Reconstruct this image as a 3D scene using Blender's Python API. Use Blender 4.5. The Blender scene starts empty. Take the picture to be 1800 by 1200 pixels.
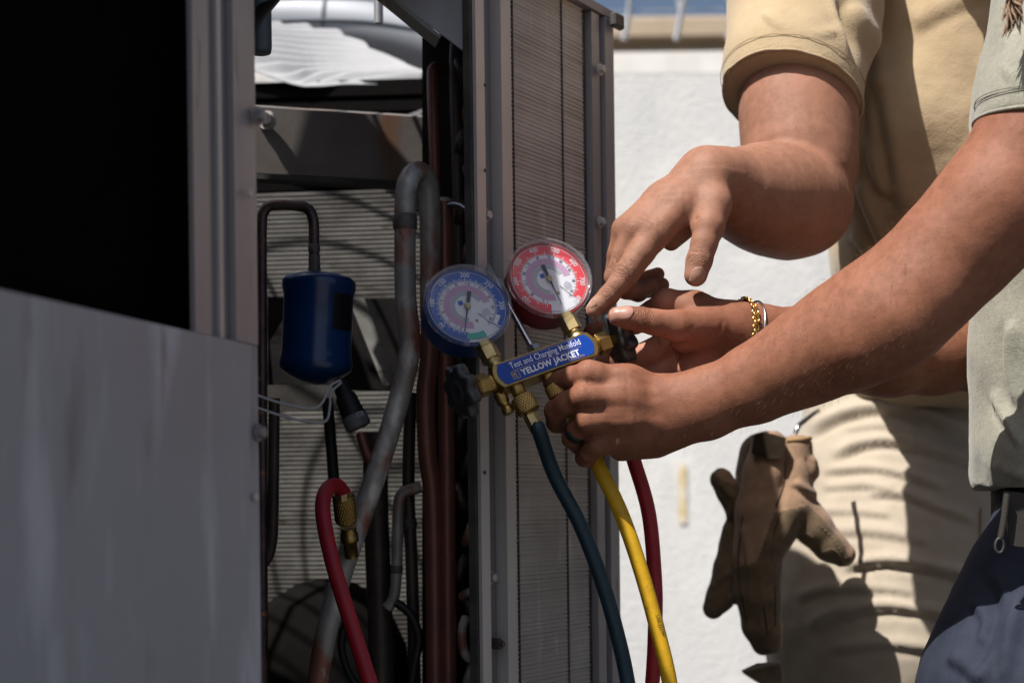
import bpy, math, random
import numpy as np
from mathutils import Vector, Matrix

random.seed(7)
RNG = np.random.default_rng(11)
SC = bpy.context.scene
COL = SC.collection

# ------------------------------------------------------------------ camera
K = 0.0004            # tangent per photo pixel (50 mm lens on 36 mm, 1800 px wide)
ZC = 0.95             # camera height
HZ = 893.0            # photo row of the eye level
ROLL = math.radians(0.7)
cam_d = bpy.data.cameras.new('camera')
cam = bpy.data.objects.new('camera', cam_d)
COL.objects.link(cam)
cam_d.sensor_width = 36.0
cam_d.lens = 50.0
cam_d.shift_y = (HZ - 600.0) / 1800.0
cam_d.clip_start = 0.02
cam_d.clip_end = 3000.0
cam.location = (0, 0, ZC)
cam.rotation_euler = (math.radians(90), ROLL, 0)
cam_d.dof.use_dof = True
cam_d.dof.focus_distance = 1.235
cam_d.dof.aperture_fstop = 5.6
cam_d.dof.aperture_blades = 0
SC.camera = cam

# ------------------------------------------------------------------ sky and sun
SUN = np.array([-0.40, -0.36, 0.84]); SUN = SUN / np.linalg.norm(SUN)
world = bpy.data.worlds.new('World')
SC.world = world
world.use_nodes = True
wn = world.node_tree
for n in list(wn.nodes): wn.nodes.remove(n)
wo = wn.nodes.new('ShaderNodeOutputWorld')
wb = wn.nodes.new('ShaderNodeBackground')
sky = wn.nodes.new('ShaderNodeTexSky')
sky.sky_type = 'NISHITA'
sky.sun_disc = False
sky.sun_elevation = math.asin(SUN[2])
sky.sun_rotation = math.atan2(SUN[0], SUN[1])
sky.air_density = 1.0
sky.dust_density = 4.0
wb.inputs['Strength'].default_value = 0.066
wn.links.new(sky.outputs[0], wb.inputs['Color'])
wn.links.new(wb.outputs[0], wo.inputs['Surface'])
sun_d = bpy.data.lights.new('sun', 'SUN')
sun_d.energy = 5.0
sun_d.angle = math.radians(0.5)
sun_d.color = (1.0, 0.95, 0.88)
sun = bpy.data.objects.new('sun', sun_d)
COL.objects.link(sun)
sun.location = (-3, -2, 8)
sun.rotation_euler = Vector(SUN).to_track_quat('Z', 'Y').to_euler()
SC.view_settings.view_transform = 'Standard'
SC.view_settings.look = 'None'
SC.view_settings.exposure = 0.5
SC.view_settings.gamma = 1.0
SC.view_settings.use_curve_mapping = False
SC.render.engine = 'CYCLES'
SC.cycles.use_denoising = True
SC.cycles.max_bounces = 8
SC.cycles.diffuse_bounces = 4
SC.cycles.glossy_bounces = 4
SC.cycles.transparent_max_bounces = 12
SC.cycles.caustics_reflective = False
SC.cycles.caustics_refractive = False
SC.cycles.sample_clamp_indirect = 8.0

_c, _s = math.cos(ROLL), math.sin(ROLL)
_R = np.array([_c, 0, -_s]); _U = np.array([_s, 0, _c])
def P(px, py, Y):
    """the point that stands at photo pixel (px, py) at a distance of Y metres"""
    return np.array([0, Y, ZC]) + Y * K * ((px - 900.0) * _R + (HZ - py) * _U)
def PR(r, Y): return r * K * Y
def PROJ(v):
    """photo pixels of world points"""
    d = v - np.array([0, 0, ZC])
    Y = d[:, 1]
    return np.stack([900 + (d @ _R) / (K * Y), HZ - (d @ _U) / (K * Y)], 1)
def unit(v):
    v = np.asarray(v, float)
    return v / (np.linalg.norm(v) + 1e-12)

# ------------------------------------------------------------------ materials
MATS = {}
def mat(name, color, rough=0.6, metal=0.0, color2=None, nscale=20.0, ndet=4.0, ramp=(0.35, 0.65), stretch=(1, 1, 1),
        bump=0.0, bscale=200.0, bdist=0.001, spec=0.5, sss=0.0, sheen=0.0, coat=0.0, rough2=None,
        bump2=0.0, bscale2=20.0, attr=None, attr_color=None, streak=None, wave=None, folds=0.0):
    m = bpy.data.materials.new(name)
    m.use_nodes = True
    nt = m.node_tree
    N, L = nt.nodes, nt.links
    b = N['Principled BSDF']
    b.inputs['Roughness'].default_value = rough
    b.inputs['Metallic'].default_value = metal
    b.inputs['Specular IOR Level'].default_value = spec
    if sss:
        b.inputs['Subsurface Weight'].default_value = sss
        b.inputs['Subsurface Radius'].default_value = (1.0, 0.35, 0.2)
        b.inputs['Subsurface Scale'].default_value = 0.006
    if sheen:
        b.inputs['Sheen Weight'].default_value = sheen
        b.inputs['Sheen Roughness'].default_value = 0.5
    if coat:
        b.inputs['Coat Weight'].default_value = coat
        b.inputs['Coat Roughness'].default_value = 0.066
    tc = N.new('ShaderNodeTexCoord')
    mp = N.new('ShaderNodeMapping')
    mp.inputs['Scale'].default_value = stretch
    L.new(tc.outputs['Object'], mp.inputs['Vector'])
    col_out = None
    if color2 is not None:
        nz = N.new('ShaderNodeTexNoise')
        nz.inputs['Scale'].default_value = nscale
        nz.inputs['Detail'].default_value = ndet
        nz.inputs['Roughness'].default_value = 0.6
        L.new(mp.outputs[0], nz.inputs['Vector'])
        rp = N.new('ShaderNodeValToRGB')
        rp.color_ramp.elements[0].position = ramp[0]
        rp.color_ramp.elements[1].position = ramp[1]
        rp.color_ramp.elements[0].color = (*color, 1)
        rp.color_ramp.elements[1].color = (*color2, 1)
        L.new(nz.outputs['Fac'], rp.inputs['Fac'])
        col_out = rp.outputs['Color']
        if rough2 is not None:
            mr = N.new('ShaderNodeMapRange')
            mr.inputs['From Min'].default_value = ramp[0]
            mr.inputs['From Max'].default_value = ramp[1]
            mr.inputs['To Min'].default_value = rough
            mr.inputs['To Max'].default_value = rough2
            L.new(nz.outputs['Fac'], mr.inputs['Value'])
            L.new(mr.outputs[0], b.inputs['Roughness'])
    else:
        rgb = N.new('ShaderNodeRGB')
        rgb.outputs[0].default_value = (*color, 1)
        col_out = rgb.outputs[0]
    for stn in (streak or []):           # (color, scale, stretch, lo, hi)
        c2, scl, sv, lo, hi = stn
        mp2 = N.new('ShaderNodeMapping'); mp2.inputs['Scale'].default_value = sv
        L.new(tc.outputs['Object'], mp2.inputs['Vector'])
        nz = N.new('ShaderNodeTexNoise'); nz.inputs['Scale'].default_value = scl; nz.inputs['Detail'].default_value = 5.0
        L.new(mp2.outputs[0], nz.inputs['Vector'])
        mr = N.new('ShaderNodeMapRange'); mr.inputs['From Min'].default_value = lo; mr.inputs['From Max'].default_value = hi
        L.new(nz.outputs['Fac'], mr.inputs['Value'])
        mx = N.new('ShaderNodeMix'); mx.data_type = 'RGBA'
        L.new(mr.outputs[0], mx.inputs[0]); L.new(col_out, mx.inputs[6]); mx.inputs[7].default_value = (*c2, 1)
        col_out = mx.outputs[2]
    if attr:
        for an, ac in zip(attr, attr_color):
            at = N.new('ShaderNodeAttribute'); at.attribute_name = an
            mx = N.new('ShaderNodeMix'); mx.data_type = 'RGBA'
            L.new(at.outputs['Fac'], mx.inputs[0]); L.new(col_out, mx.inputs[6]); mx.inputs[7].default_value = (*ac, 1)
            col_out = mx.outputs[2]
    L.new(col_out, b.inputs['Base Color'])
    last = None
    for st, scl in ((bump, bscale), (bump2, bscale2)):
        if st:
            nz = N.new('ShaderNodeTexNoise'); nz.inputs['Scale'].default_value = scl; nz.inputs['Detail'].default_value = 3.0
            L.new(mp.outputs[0], nz.inputs['Vector'])
            bp = N.new('ShaderNodeBump'); bp.inputs['Strength'].default_value = st; bp.inputs['Distance'].default_value = bdist if scl == bscale else bdist * 3
            L.new(nz.outputs['Fac'], bp.inputs['Height'])
            if last: L.new(last, bp.inputs['Normal'])
            last = bp.outputs[0]
    if folds:                               # fine joint folds, laid out by two vertex attributes
        a1 = N.new('ShaderNodeAttribute'); a1.attribute_name = 'fold_s'
        a2 = N.new('ShaderNodeAttribute'); a2.attribute_name = 'fold_m'
        nz = N.new('ShaderNodeTexNoise'); nz.inputs['Scale'].default_value = 260.0; nz.inputs['Detail'].default_value = 2.0
        L.new(tc.outputs['Object'], nz.inputs['Vector'])
        def M(op, x, y):
            q = N.new('ShaderNodeMath'); q.operation = op
            for i, z in enumerate((x, y)):
                if z is None: continue
                if isinstance(z, (int, float)): q.inputs[i].default_value = z
                else: L.new(z, q.inputs[i])
            return q.outputs[0]
        ph = M('ADD', M('MULTIPLY', a1.outputs['Fac'], 1.0 / 0.0021 * math.pi), M('MULTIPLY', nz.outputs['Fac'], 11.0))
        ln = M('POWER', M('ABSOLUTE', M('SINE', ph, None), None), 0.45)
        hgt = M('MULTIPLY', M('SUBTRACT', ln, 1.0), a2.outputs['Fac'])
        bp = N.new('ShaderNodeBump'); bp.inputs['Strength'].default_value = 1.0; bp.inputs['Distance'].default_value = folds
        L.new(hgt, bp.inputs['Height'])
        if last: L.new(last, bp.inputs['Normal'])
        last = bp.outputs[0]
    if wave:                                # (scale, strength, distance, direction)
        wv = N.new('ShaderNodeTexWave'); wv.inputs['Scale'].default_value = wave[0]; wv.bands_direction = wave[3]
        wv.inputs['Distortion'].default_value = 1.0
        L.new(tc.outputs['Object'], wv.inputs['Vector'])
        bp = N.new('ShaderNodeBump'); bp.inputs['Strength'].default_value = wave[1]; bp.inputs['Distance'].default_value = wave[2]
        L.new(wv.outputs['Fac'], bp.inputs['Height'])
        if last: L.new(last, bp.inputs['Normal'])
        last = bp.outputs[0]
    if last: L.new(last, b.inputs['Normal'])
    MATS[name] = m
    return m

def clear_mat(name, tint=(1, 1, 1), haze=0.0, rough=0.03, ior=0.04):
    m = bpy.data.materials.new(name); m.use_nodes = True
    N, L = m.node_tree.nodes, m.node_tree.links
    for n in list(N): N.remove(n)
    out = N.new('ShaderNodeOutputMaterial')
    tr = N.new('ShaderNodeBsdfTransparent'); tr.inputs[0].default_value = (*tint, 1)
    gl = N.new('ShaderNodeBsdfGlossy'); gl.inputs['Roughness'].default_value = rough
    lw = N.new('ShaderNodeLayerWeight'); lw.inputs['Blend'].default_value = 0.5
    pw = N.new('ShaderNodeMath'); pw.operation = 'POWER'; pw.inputs[1].default_value = 4.0
    fr = N.new('ShaderNodeMath'); fr.operation = 'MULTIPLY_ADD'; fr.inputs[1].default_value = 0.8; fr.inputs[2].default_value = ior
    L.new(lw.outputs['Facing'], pw.inputs[0]); L.new(pw.outputs[0], fr.inputs[0])
    mx = N.new('ShaderNodeMixShader')
    L.new(fr.outputs[0], mx.inputs[0]); L.new(tr.outputs[0], mx.inputs[1]); L.new(gl.outputs[0], mx.inputs[2])
    last = mx.outputs[0]
    if haze:
        df = N.new('ShaderNodeBsdfDiffuse'); df.inputs[0].default_value = (0.75, 0.75, 0.8, 1)
        m2 = N.new('ShaderNodeMixShader'); m2.inputs[0].default_value = haze
        L.new(last, m2.inputs[1]); L.new(df.outputs[0], m2.inputs[2]); last = m2.outputs[0]
    L.new(last, out.inputs['Surface'])
    MATS[name] = m
    return m

# ------------------------------------------------------------------ objects and meshes
ORIG = {}
def setp(o, label=None, cat=None, group=None, kind=None):
    if label: o['label'] = label
    if cat: o['category'] = cat
    if group: o['group'] = group
    if kind: o['kind'] = kind
    return o
def thing(name, loc, label, cat, group=None):
    o = bpy.data.objects.new(name, None)
    o.empty_display_size = 0.02
    o.location = tuple(loc)
    COL.objects.link(o)
    ORIG[o.name] = np.array(loc, float)
    return setp(o, label, cat, group)
def mesh_np(name, v, faces_flat, counts, smooth=True):
    me = bpy.data.meshes.new(name)
    v = np.asarray(v, np.float32)
    nl, npoly = len(faces_flat), len(counts)
    me.vertices.add(len(v)); me.vertices.foreach_set('co', v.ravel())
    me.loops.add(nl); me.loops.foreach_set('vertex_index', np.asarray(faces_flat, np.int32))
    me.polygons.add(npoly)
    counts = np.asarray(counts, np.int32)
    starts = np.concatenate([[0], np.cumsum(counts)[:-1]]).astype(np.int32)
    me.polygons.foreach_set('loop_start', starts)
    me.polygons.foreach_set('loop_total', counts)
    me.polygons.foreach_set('use_smooth', np.full(npoly, smooth))
    me.update(calc_edges=True)
    return me
def link_mesh(name, me, parent=None, loc=None):
    o = bpy.data.objects.new(name, me)
    COL.objects.link(o)
    if parent is not None: o.parent = parent
    if loc is not None: o.location = tuple(loc)
    return o

class MB:
    """collects shapes in world space; build() links them as one mesh object"""
    def __init__(self): self.v = []; self.f = []; self.sm = []; self.n = 0; self.mi = []; self.cur = 0
    def add(self, verts, faces, smooth=False):
        for f in faces:
            self.f.append([i + self.n for i in f]); self.sm.append(smooth); self.mi.append(self.cur)
        self.v.extend([tuple(map(float, p)) for p in verts]); self.n += len(verts)
        return self
    def hexa(self, c8, smooth=False):
        return self.add(c8, [(0, 3, 2, 1), (4, 5, 6, 7), (0, 1, 5, 4), (1, 2, 6, 5), (2, 3, 7, 6), (3, 0, 4, 7)], smooth)
    def box(self, o, ax, ay, az, bev=0.0):
        """box from corner-centre o with half axis vectors"""
        o, ax, ay, az = map(lambda q: np.asarray(q, float), (o, ax, ay, az))
        if bev <= 0:
            c = [o + sx * ax + sy * ay + sz * az for sz in (-1, 1) for sx, sy in ((-1, -1), (1, -1), (1, 1), (-1, 1))]
            return self.hexa(c)
        # bevelled box: 24 corner points
        lx, ly, lz = np.linalg.norm(ax), np.linalg.norm(ay), np.linalg.norm(az)
        b = min(bev, 0.45 * lx, 0.45 * ly, 0.45 * lz)
        ux, uy, uz = ax / lx, ay / ly, az / lz
        vs = []; idx = {}
        for sx in (-1, 1):
            for sy in (-1, 1):
                for sz in (-1, 1):
                    for k in range(3):
                        d = [lx, ly, lz]
                        for q in range(3):
                            if q != k: d[q] -= b
                        idx[(sx, sy, sz, k)] = len(vs)
                        vs.append(o + ux * sx * d[0] + uy * sy * d[1] + uz * sz * d[2])
        fs = []
        for k in range(3):
            a, c = [q for q in range(3) if q != k]
            for s in (-1, 1):
                q4 = []
                for (sa, sc_) in ((-1, -1), (1, -1), (1, 1), (-1, 1)):
                    t = [0, 0, 0]; t[k] = s; t[a] = sa; t[c] = sc_
                    q4.append(idx[(t[0], t[1], t[2], k)])
                fs.append(q4)
        for k in range(3):                                   # edge chamfers along axis k
            a, c = [q for q in range(3) if q != k]
            for sa in (-1, 1):
                for sc_ in (-1, 1):
                    q4 = []
                    for (s, face) in ((-1, a), (1, a), (1, c), (-1, c)):
                        t = [0, 0, 0]; t[k] = s; t[a] = sa; t[c] = sc_
                        q4.append(idx[(t[0], t[1], t[2], face)])
                    fs.append(q4)
        for sx in (-1, 1):
            for sy in (-1, 1):
                for sz in (-1, 1):
                    fs.append([idx[(sx, sy, sz, k)] for k in range(3)])
        return self.add(vs, fs)
    def tube(self, path, rad, n=14, caps=True, closed=False):
        path = [np.asarray(p, float) for p in path]
        m = len(path)
        if not hasattr(rad, '__len__'): rad = [rad] * m
        tans = []
        for i in range(m):
            if closed: t = path[(i + 1) % m] - path[i - 1]
            else: t = path[min(i + 1, m - 1)] - path[max(i - 1, 0)]
            tans.append(unit(t))
        ref = np.array([0, 0, 1.0]) if abs(tans[0][2]) < 0.9 else np.array([1.0, 0, 0])
        u = unit(np.cross(tans[0], ref)); vs = []
        for i in range(m):
            u = unit(u - tans[i] * np.dot(u, tans[i])); w = np.cross(tans[i], u)
            for k in range(n):
                a = 2 * math.pi * k / n
                vs.append(path[i] + rad[i] * (math.cos(a) * u + math.sin(a) * w))
        fs = []
        rng = m if closed else m - 1
        for i in range(rng):
            j = (i + 1) % m
            for k in range(n):
                fs.append((i * n + k, i * n + (k + 1) % n, j * n + (k + 1) % n, j * n + k))
        self.add(vs, fs, True)
        if caps and not closed:
            self.add(vs[:n], [tuple(range(n - 1, -1, -1))]); self.add(vs[-n:], [tuple(range(n))])
        return self
    def lathe(self, o, axis, prof, n=32, smooth=True, xref=None, rfun=None, caps=True):
        """prof: list of (along, radius); rfun(theta, i) scales radius"""
        o = np.asarray(o, float); a = unit(axis)
        r = np.asarray(xref, float) if xref is not None else (np.array([0, 0, 1.0]) if abs(a[2]) < 0.9 else np.array([1.0, 0, 0]))
        u = unit(r - a * np.dot(r, a)); w = np.cross(a, u)
        vs = []
        for i, (h, rr) in enumerate(prof):
            for k in range(n):
                t = 2 * math.pi * k / n
                q = rr * (rfun(t, i) if rfun else 1.0)
                vs.append(o + a * h + q * (math.cos(t) * u + math.sin(t) * w))
        fs = []
        for i in range(len(prof) - 1):
            for k in range(n):
                fs.append((i * n + k, i * n + (k + 1) % n, (i + 1) * n + (k + 1) % n, (i + 1) * n + k))
        self.add(vs, fs, smooth)
        if caps:
            m = len(prof)
            if prof[0][1] > 1e-6: self.add(vs[:n], [tuple(range(n - 1, -1, -1))])
            if prof[-1][1] > 1e-6: self.add(vs[-n:], [tuple(range(n))])
        return self
    def prism(self, o, ux, uy, poly, d0, d1, un=None, smooth=False):
        """poly (x,y) in plane (o,ux,uy) pushed along the normal from d0 to d1"""
        o, ux, uy = np.asarray(o, float), np.asarray(ux, float), np.asarray(uy, float)
        nn = unit(np.cross(ux, uy)) if un is None else np.asarray(un, float)
        m = len(poly)
        vs = [o + ux * x + uy * y + nn * d0 for x, y in poly] + [o + ux * x + uy * y + nn * d1 for x, y in poly]
        self.add(vs, [tuple(range(m - 1, -1, -1)), tuple(range(m, 2 * m))])
        self.add(vs, [(i, (i + 1) % m, m + (i + 1) % m, m + i) for i in range(m)], smooth)
        return self
    def build(self, name, material, parent=None, label=None, cat=None, group=None, kind=None, origin=None):
        v = np.array(self.v)
        root = parent
        while root is not None and root.parent is not None: root = root.parent
        if root is not None: off = ORIG[root.name]
        else: off = np.asarray(origin, float) if origin is not None else np.array([v[:, 0].mean(), v[:, 1].mean(), v[:, 2].min()])
        me = bpy.data.meshes.new(name)
        me.from_pydata((v - off).tolist(), [], self.f)
        mats = material if isinstance(material, (list, tuple)) else [material]
        for m in mats: me.materials.append(m)
        me.polygons.foreach_set('use_smooth', self.sm)
        if len(mats) > 1: me.polygons.foreach_set('material_index', self.mi)
        me.update()
        o = link_mesh(name, me, parent)
        if root is None:
            o.location = tuple(off); ORIG[o.name] = off
        setp(o, label, cat, group, kind)
        return o

def spline(pts, n=8, closed=False):
    """Catmull-Rom through the points"""
    pts = [np.asarray(p, float) for p in pts]; out = []
    m = len(pts); rng = m if closed else m - 1
    for i in range(rng):
        if closed: p0, p1, p2, p3 = pts[i - 1], pts[i], pts[(i + 1) % m], pts[(i + 2) % m]
        else: p0, p1, p2, p3 = pts[max(i - 1, 0)], pts[i], pts[i + 1], pts[min(i + 2, m - 1)]
        for k in range(n):
            t = k / n
            out.append(0.5 * ((2 * p1) + (-p0 + p2) * t + (2 * p0 - 5 * p1 + 4 * p2 - p3) * t * t + (-p0 + 3 * p1 - 3 * p2 + p3) * t ** 3))
    if not closed: out.append(pts[-1])
    return out
def pxpath(pts, Y=None, n=8):
    return spline([P(p[0], p[1], p[2] if len(p) > 2 else Y) for p in pts], n)

_txt = {}
def text(s, size, o, ux, uy, material, parent, name='lettering', bold=0.0, xs=1.0, depth=0.00012, align='LEFT', spacing=1.0, kind=None):
    """flat raised lettering standing in the plane (o, ux, uy)"""
    cu = bpy.data.curves.new('t', 'FONT'); cu.body = s; cu.size = 1.0; cu.align_x = align
    cu.offset = bold; cu.extrude = 0.0; cu.resolution_u = 3; cu.space_character = spacing
    ob = bpy.data.objects.new('t', cu); COL.objects.link(ob)
    dg = bpy.context.evaluated_depsgraph_get(); dg.update()
    me = bpy.data.meshes.new_from_object(ob.evaluated_get(dg))
    bpy.data.objects.remove(ob); bpy.data.curves.remove(cu)
    nv = len(me.vertices); co = np.zeros(nv * 3); me.vertices.foreach_get('co', co); co = co.reshape(-1, 3)
    ux, uy = unit(ux), unit(uy); nn = np.cross(ux, uy)
    w = np.asarray(o) + size * (co[:, :1] * xs * ux + co[:, 1:2] * uy) + nn * depth
    root = parent
    while root.parent is not None: root = root.parent
    w = w - ORIG[root.name]
    me.vertices.foreach_set('co', w.astype(np.float32).ravel()); me.materials.clear(); me.materials.append(material); me.update()
    return link_mesh(name, me, parent)

# ------------------------------------------------------------------ signed-distance bodies
def smin(a, b, k):
    k = np.float32(k)
    h = np.clip(np.float32(0.5) + np.float32(0.5) * (b - a) / k, 0, 1)
    return b + (a - b) * h - k * h * (1 - h)
def cone(p, a, b, ra, rb):
    a = a.astype(np.float32); ab = (b - a).astype(np.float32)
    q = p - a
    t = np.clip((q @ ab) / np.float32(ab @ ab + 1e-12), 0, 1)
    q -= t[:, None] * ab
    return np.sqrt(np.einsum('ij,ij->i', q, q)) - (np.float32(ra) + np.float32(rb - ra) * t)
def chain(pts):
    """pts: list of (xyz, r) -> list of cones"""
    return [(pts[i][0], pts[i + 1][0], pts[i][1], pts[i + 1][1]) for i in range(len(pts) - 1)]
def pxchain(nodes, base):
    out = []
    for px, py, dy, r in nodes:
        Y = base + dy * 0.001
        out.append((P(px, py, Y), PR(r, Y)))
    return out
def field_cones(p, cones, k):
    p = np.asarray(p, np.float32)
    d = np.full(len(p), 1.0, np.float32)
    x, y, z = p[:, 0], p[:, 1], p[:, 2]
    mg_ = max(0.022, k + 0.004)
    for a, b, ra, rb in cones:
        lo = np.minimum(a - ra, b - rb) - mg_; hi = np.maximum(a + ra, b + rb) + mg_
        m = np.flatnonzero((x > lo[0]) & (x < hi[0]) & (z > lo[2]) & (z < hi[2]) & (y > lo[1]) & (y < hi[1]))
        if len(m): d[m] = smin(d[m], cone(p[m], a, b, ra, rb), np.float32(k))
    return d
def surface_nets(field, lo, hi, h):
    lo = np.asarray(lo, float); hi = np.asarray(hi, float)
    B = 5
    nb = np.ceil((hi - lo) / (h * B)).astype(int) + 1
    n = nb * B + 1
    ax = [lo[i] + (np.arange(nb[i]) + 0.5) * h * B for i in range(3)]
    G = np.stack(np.meshgrid(*ax, indexing='ij'), -1).reshape(-1, 3)
    dc = field(G)
    act = np.abs(dc) < h * B * 0.90 + 0.0015
    D = np.full(tuple(n), 0.05, np.float32)
    inside = (dc < 0).reshape(nb)
    D[:-1, :-1, :-1] = np.where(np.repeat(np.repeat(np.repeat(inside, B, 0), B, 1), B, 2), -0.05, 0.05)
    bi = np.argwhere(act.reshape(nb))
    loc = np.stack(np.meshgrid(*[np.arange(B + 1)] * 3, indexing='ij'), -1).reshape(-1, 3)
    CH = 4000
    for s in range(0, len(bi), CH):
        ii = (bi[s:s + CH, None, :] * B + loc[None]).reshape(-1, 3)
        D[ii[:, 0], ii[:, 1], ii[:, 2]] = field((lo + ii * h).astype(np.float32))
    S = D < 0
    c = S[:-1, :-1, :-1].astype(np.int8)
    cnt = sum(S[i:n[0] - 1 + i, j:n[1] - 1 + j, k:n[2] - 1 + k].astype(np.int8) for i in (0, 1) for j in (0, 1) for k in (0, 1))
    cells = np.argwhere((cnt > 0) & (cnt < 8))
    corners = [(i, j, k) for i in (0, 1) for j in (0, 1) for k in (0, 1)]
    V = {q: D[cells[:, 0] + q[0], cells[:, 1] + q[1], cells[:, 2] + q[2]] for q in corners}
    acc = np.zeros((len(cells), 3)); num = np.zeros(len(cells))
    for q in corners:
        for a in range(3):
            if q[a] == 0:
                r = list(q); r[a] = 1; r = tuple(r)
                v0, v1 = V[q], V[r]; m = (v0 < 0) != (v1 < 0)
                t = np.where(m, v0 / np.where(m, v0 - v1, 1), 0)
                pt = np.tile(np.array(q, float), (len(cells), 1)); pt[:, a] += t
                acc += pt * m[:, None]; num += m
    verts = lo + h * (cells + acc / num[:, None])
    idx = np.full(tuple(n - 1), -1, np.int32); idx[cells[:, 0], cells[:, 1], cells[:, 2]] = np.arange(len(cells))
    quads = []
    for a in range(3):
        sl0 = [slice(1, -1)] * 3; sl1 = [slice(1, -1)] * 3
        sl0[a] = slice(0, -1); sl1[a] = slice(1, None)
        s0, s1 = S[tuple(sl0)], S[tuple(sl1)]
        e = np.argwhere(s0 != s1)
        off = np.ones(3, int); off[a] = 0
        e2 = e + off
        sg = s0[e[:, 0], e[:, 1], e[:, 2]]
        b, c2 = (a + 1) % 3, (a + 2) % 3
        def cell(db, dc_):
            q = e2.copy(); q[:, b] += db; q[:, c2] += dc_
            return idx[q[:, 0], q[:, 1], q[:, 2]]
        Q = np.stack([cell(-1, -1), cell(0, -1), cell(0, 0), cell(-1, 0)], 1)
        Q = np.where(sg[:, None], Q, Q[:, ::-1])
        quads.append(Q[(Q >= 0).all(1)])
    return verts, np.concatenate(quads)
def field_normals(field, v, h=0.0008):
    v = np.asarray(v, np.float32)
    g = np.zeros_like(v, dtype=np.float64)
    for a in range(3):
        e = np.zeros(3, np.float32); e[a] = h
        g[:, a] = field(v + e) - field(v - e)
    return g / (np.linalg.norm(g, axis=1)[:, None] + 1e-9)
def mesh_normals(v, q):
    fn = np.cross(v[q[:, 2]] - v[q[:, 0]], v[q[:, 3]] - v[q[:, 1]])
    nn = np.zeros((len(v), 3))
    for a in range(3):
        nn[:, a] = np.bincount(q.ravel(), np.repeat(fn[:, a], 4), minlength=len(v))
    return nn / (np.linalg.norm(nn, axis=1)[:, None] + 1e-12)
def hit(field, px_, py_, Y0, Y1, n=240):
    """first point of a body met at photo pixel (px, py) between the distances Y0 and Y1"""
    Ys = np.linspace(Y0, Y1, n); q = np.array([P(px_, py_, y) for y in Ys]); f = field(q)
    i = np.argmax(f < 0) if (f < 0).any() else n // 2
    return q[i]
def sm01(x, a, b):
    t = np.clip((x - a) / (b - a), 0, 1); return t * t * (3 - 2 * t)
def curve_dist(p2, pts):
    """2-D distance to a polyline, signed side, and arc parameter 0..1"""
    pts = np.array(spline([np.array(q, float) for q in pts], 6))
    best = np.full(len(p2), 1e9); side = np.zeros(len(p2)); par = np.zeros(len(p2))
    m = len(pts) - 1
    for i in range(m):
        a, b = pts[i], pts[i + 1]; ab = b - a
        t = np.clip(((p2 - a) @ ab) / (ab @ ab + 1e-9), 0, 1)
        q = p2 - a - t[:, None] * ab; d = np.sqrt((q * q).sum(1))
        w = d < best
        best = np.where(w, d, best)
        side = np.where(w, ab[0] * q[:, 1] - ab[1] * q[:, 0], side)
        par = np.where(w, (i + t) / m, par)
    return best, np.sign(side), par
def noise3(p, scale, seed=0, octaves=3):
    """smooth value noise made of a few random sine waves"""
    r = np.random.default_rng(seed); out = np.zeros(len(p)); amp = 1.0; s = scale
    for o in range(octaves):
        for _ in range(5):
            k = r.normal(size=3); k = k / np.linalg.norm(k) * s * r.uniform(0.7, 1.3)
            out += amp * np.sin(p @ k * 6.283 + r.uniform(0, 6.28)) / 5 ** 0.5
        amp *= 0.5; s *= 2.03
    return out
def link_quads(name, v, q, material, parent, attrs=None, matidx=None, label=None):
    root = parent
    while root.parent is not None: root = root.parent
    me = mesh_np(name, v - ORIG[root.name], q.ravel(), np.full(len(q), 4))
    for m in (material if isinstance(material, (list, tuple)) else [material]): me.materials.append(m)
    if matidx is not None: me.polygons.foreach_set('material_index', matidx.astype(np.int32))
    for an, arr in (attrs or {}).items():
        at = me.attributes.new(an, 'FLOAT', 'POINT'); at.data.foreach_set('value', arr.astype(np.float32))
    me.update()
    o = link_mesh(name, me, parent)
    if label: o['label'] = label
    return o

# ------------------------------------------------------------------ palette
mat('concrete_wall_paint', (0.70, 0.70, 0.69), 0.85, color2=(0.60, 0.61, 0.62), nscale=1.6, ndet=8, bump=0.5, bscale=60, bdist=0.01,
    streak=[((0.76, 0.76, 0.75), 3.0, (1.0, 1, 1.3), 0.52, 0.7), ((0.50, 0.515, 0.53), 5.0, (1, 1, .5), 0.56, 0.82), ((0.55, 0.55, 0.54), 60.0, (1, 1, 1), 0.62, 0.75)])
mat('coping_white', (0.82, 0.81, 0.79), 0.8, color2=(0.70, 0.69, 0.66), nscale=6, bump=0.3, bscale=80)
mat('yellow_paint_worn', (0.62, 0.47, 0.20), 0.8, color2=(0.75, 0.70, 0.60), nscale=18, ramp=(0.38, 0.6))
mat('ground_asphalt', (0.11, 0.105, 0.10), 0.9, color2=(0.08, 0.077, 0.073), nscale=3, bump=0.4, bscale=90, bdist=0.004)
mat('far_stucco', (0.42, 0.33, 0.24), 0.9, color2=(0.48, 0.39, 0.29), nscale=2)
mat('galvanised', (0.42, 0.43, 0.45), 0.45, 0.7, color2=(0.34, 0.35, 0.38), nscale=30, bump=0.1, bscale=100)
mat('panel_paint', (0.305, 0.315, 0.350), 0.40, 0.15, color2=(0.345, 0.352, 0.382), nscale=9, ndet=6, rough2=0.55, bump=0.05, bscale=60, bdist=0.002,
    streak=[((0.46, 0.47, 0.53), 2.4, (9, 9, 1.7), 0.54, 0.64), ((0.33, 0.235, 0.22), 6.0, (1, 1, 1), 0.62, 0.8), ((0.20, 0.18, 0.18), 14.0, (3, 3, .6), 0.60, 0.76), ((0.42, 0.40, 0.42), 40.0, (5, 5, .25), 0.66, 0.72)])
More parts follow.
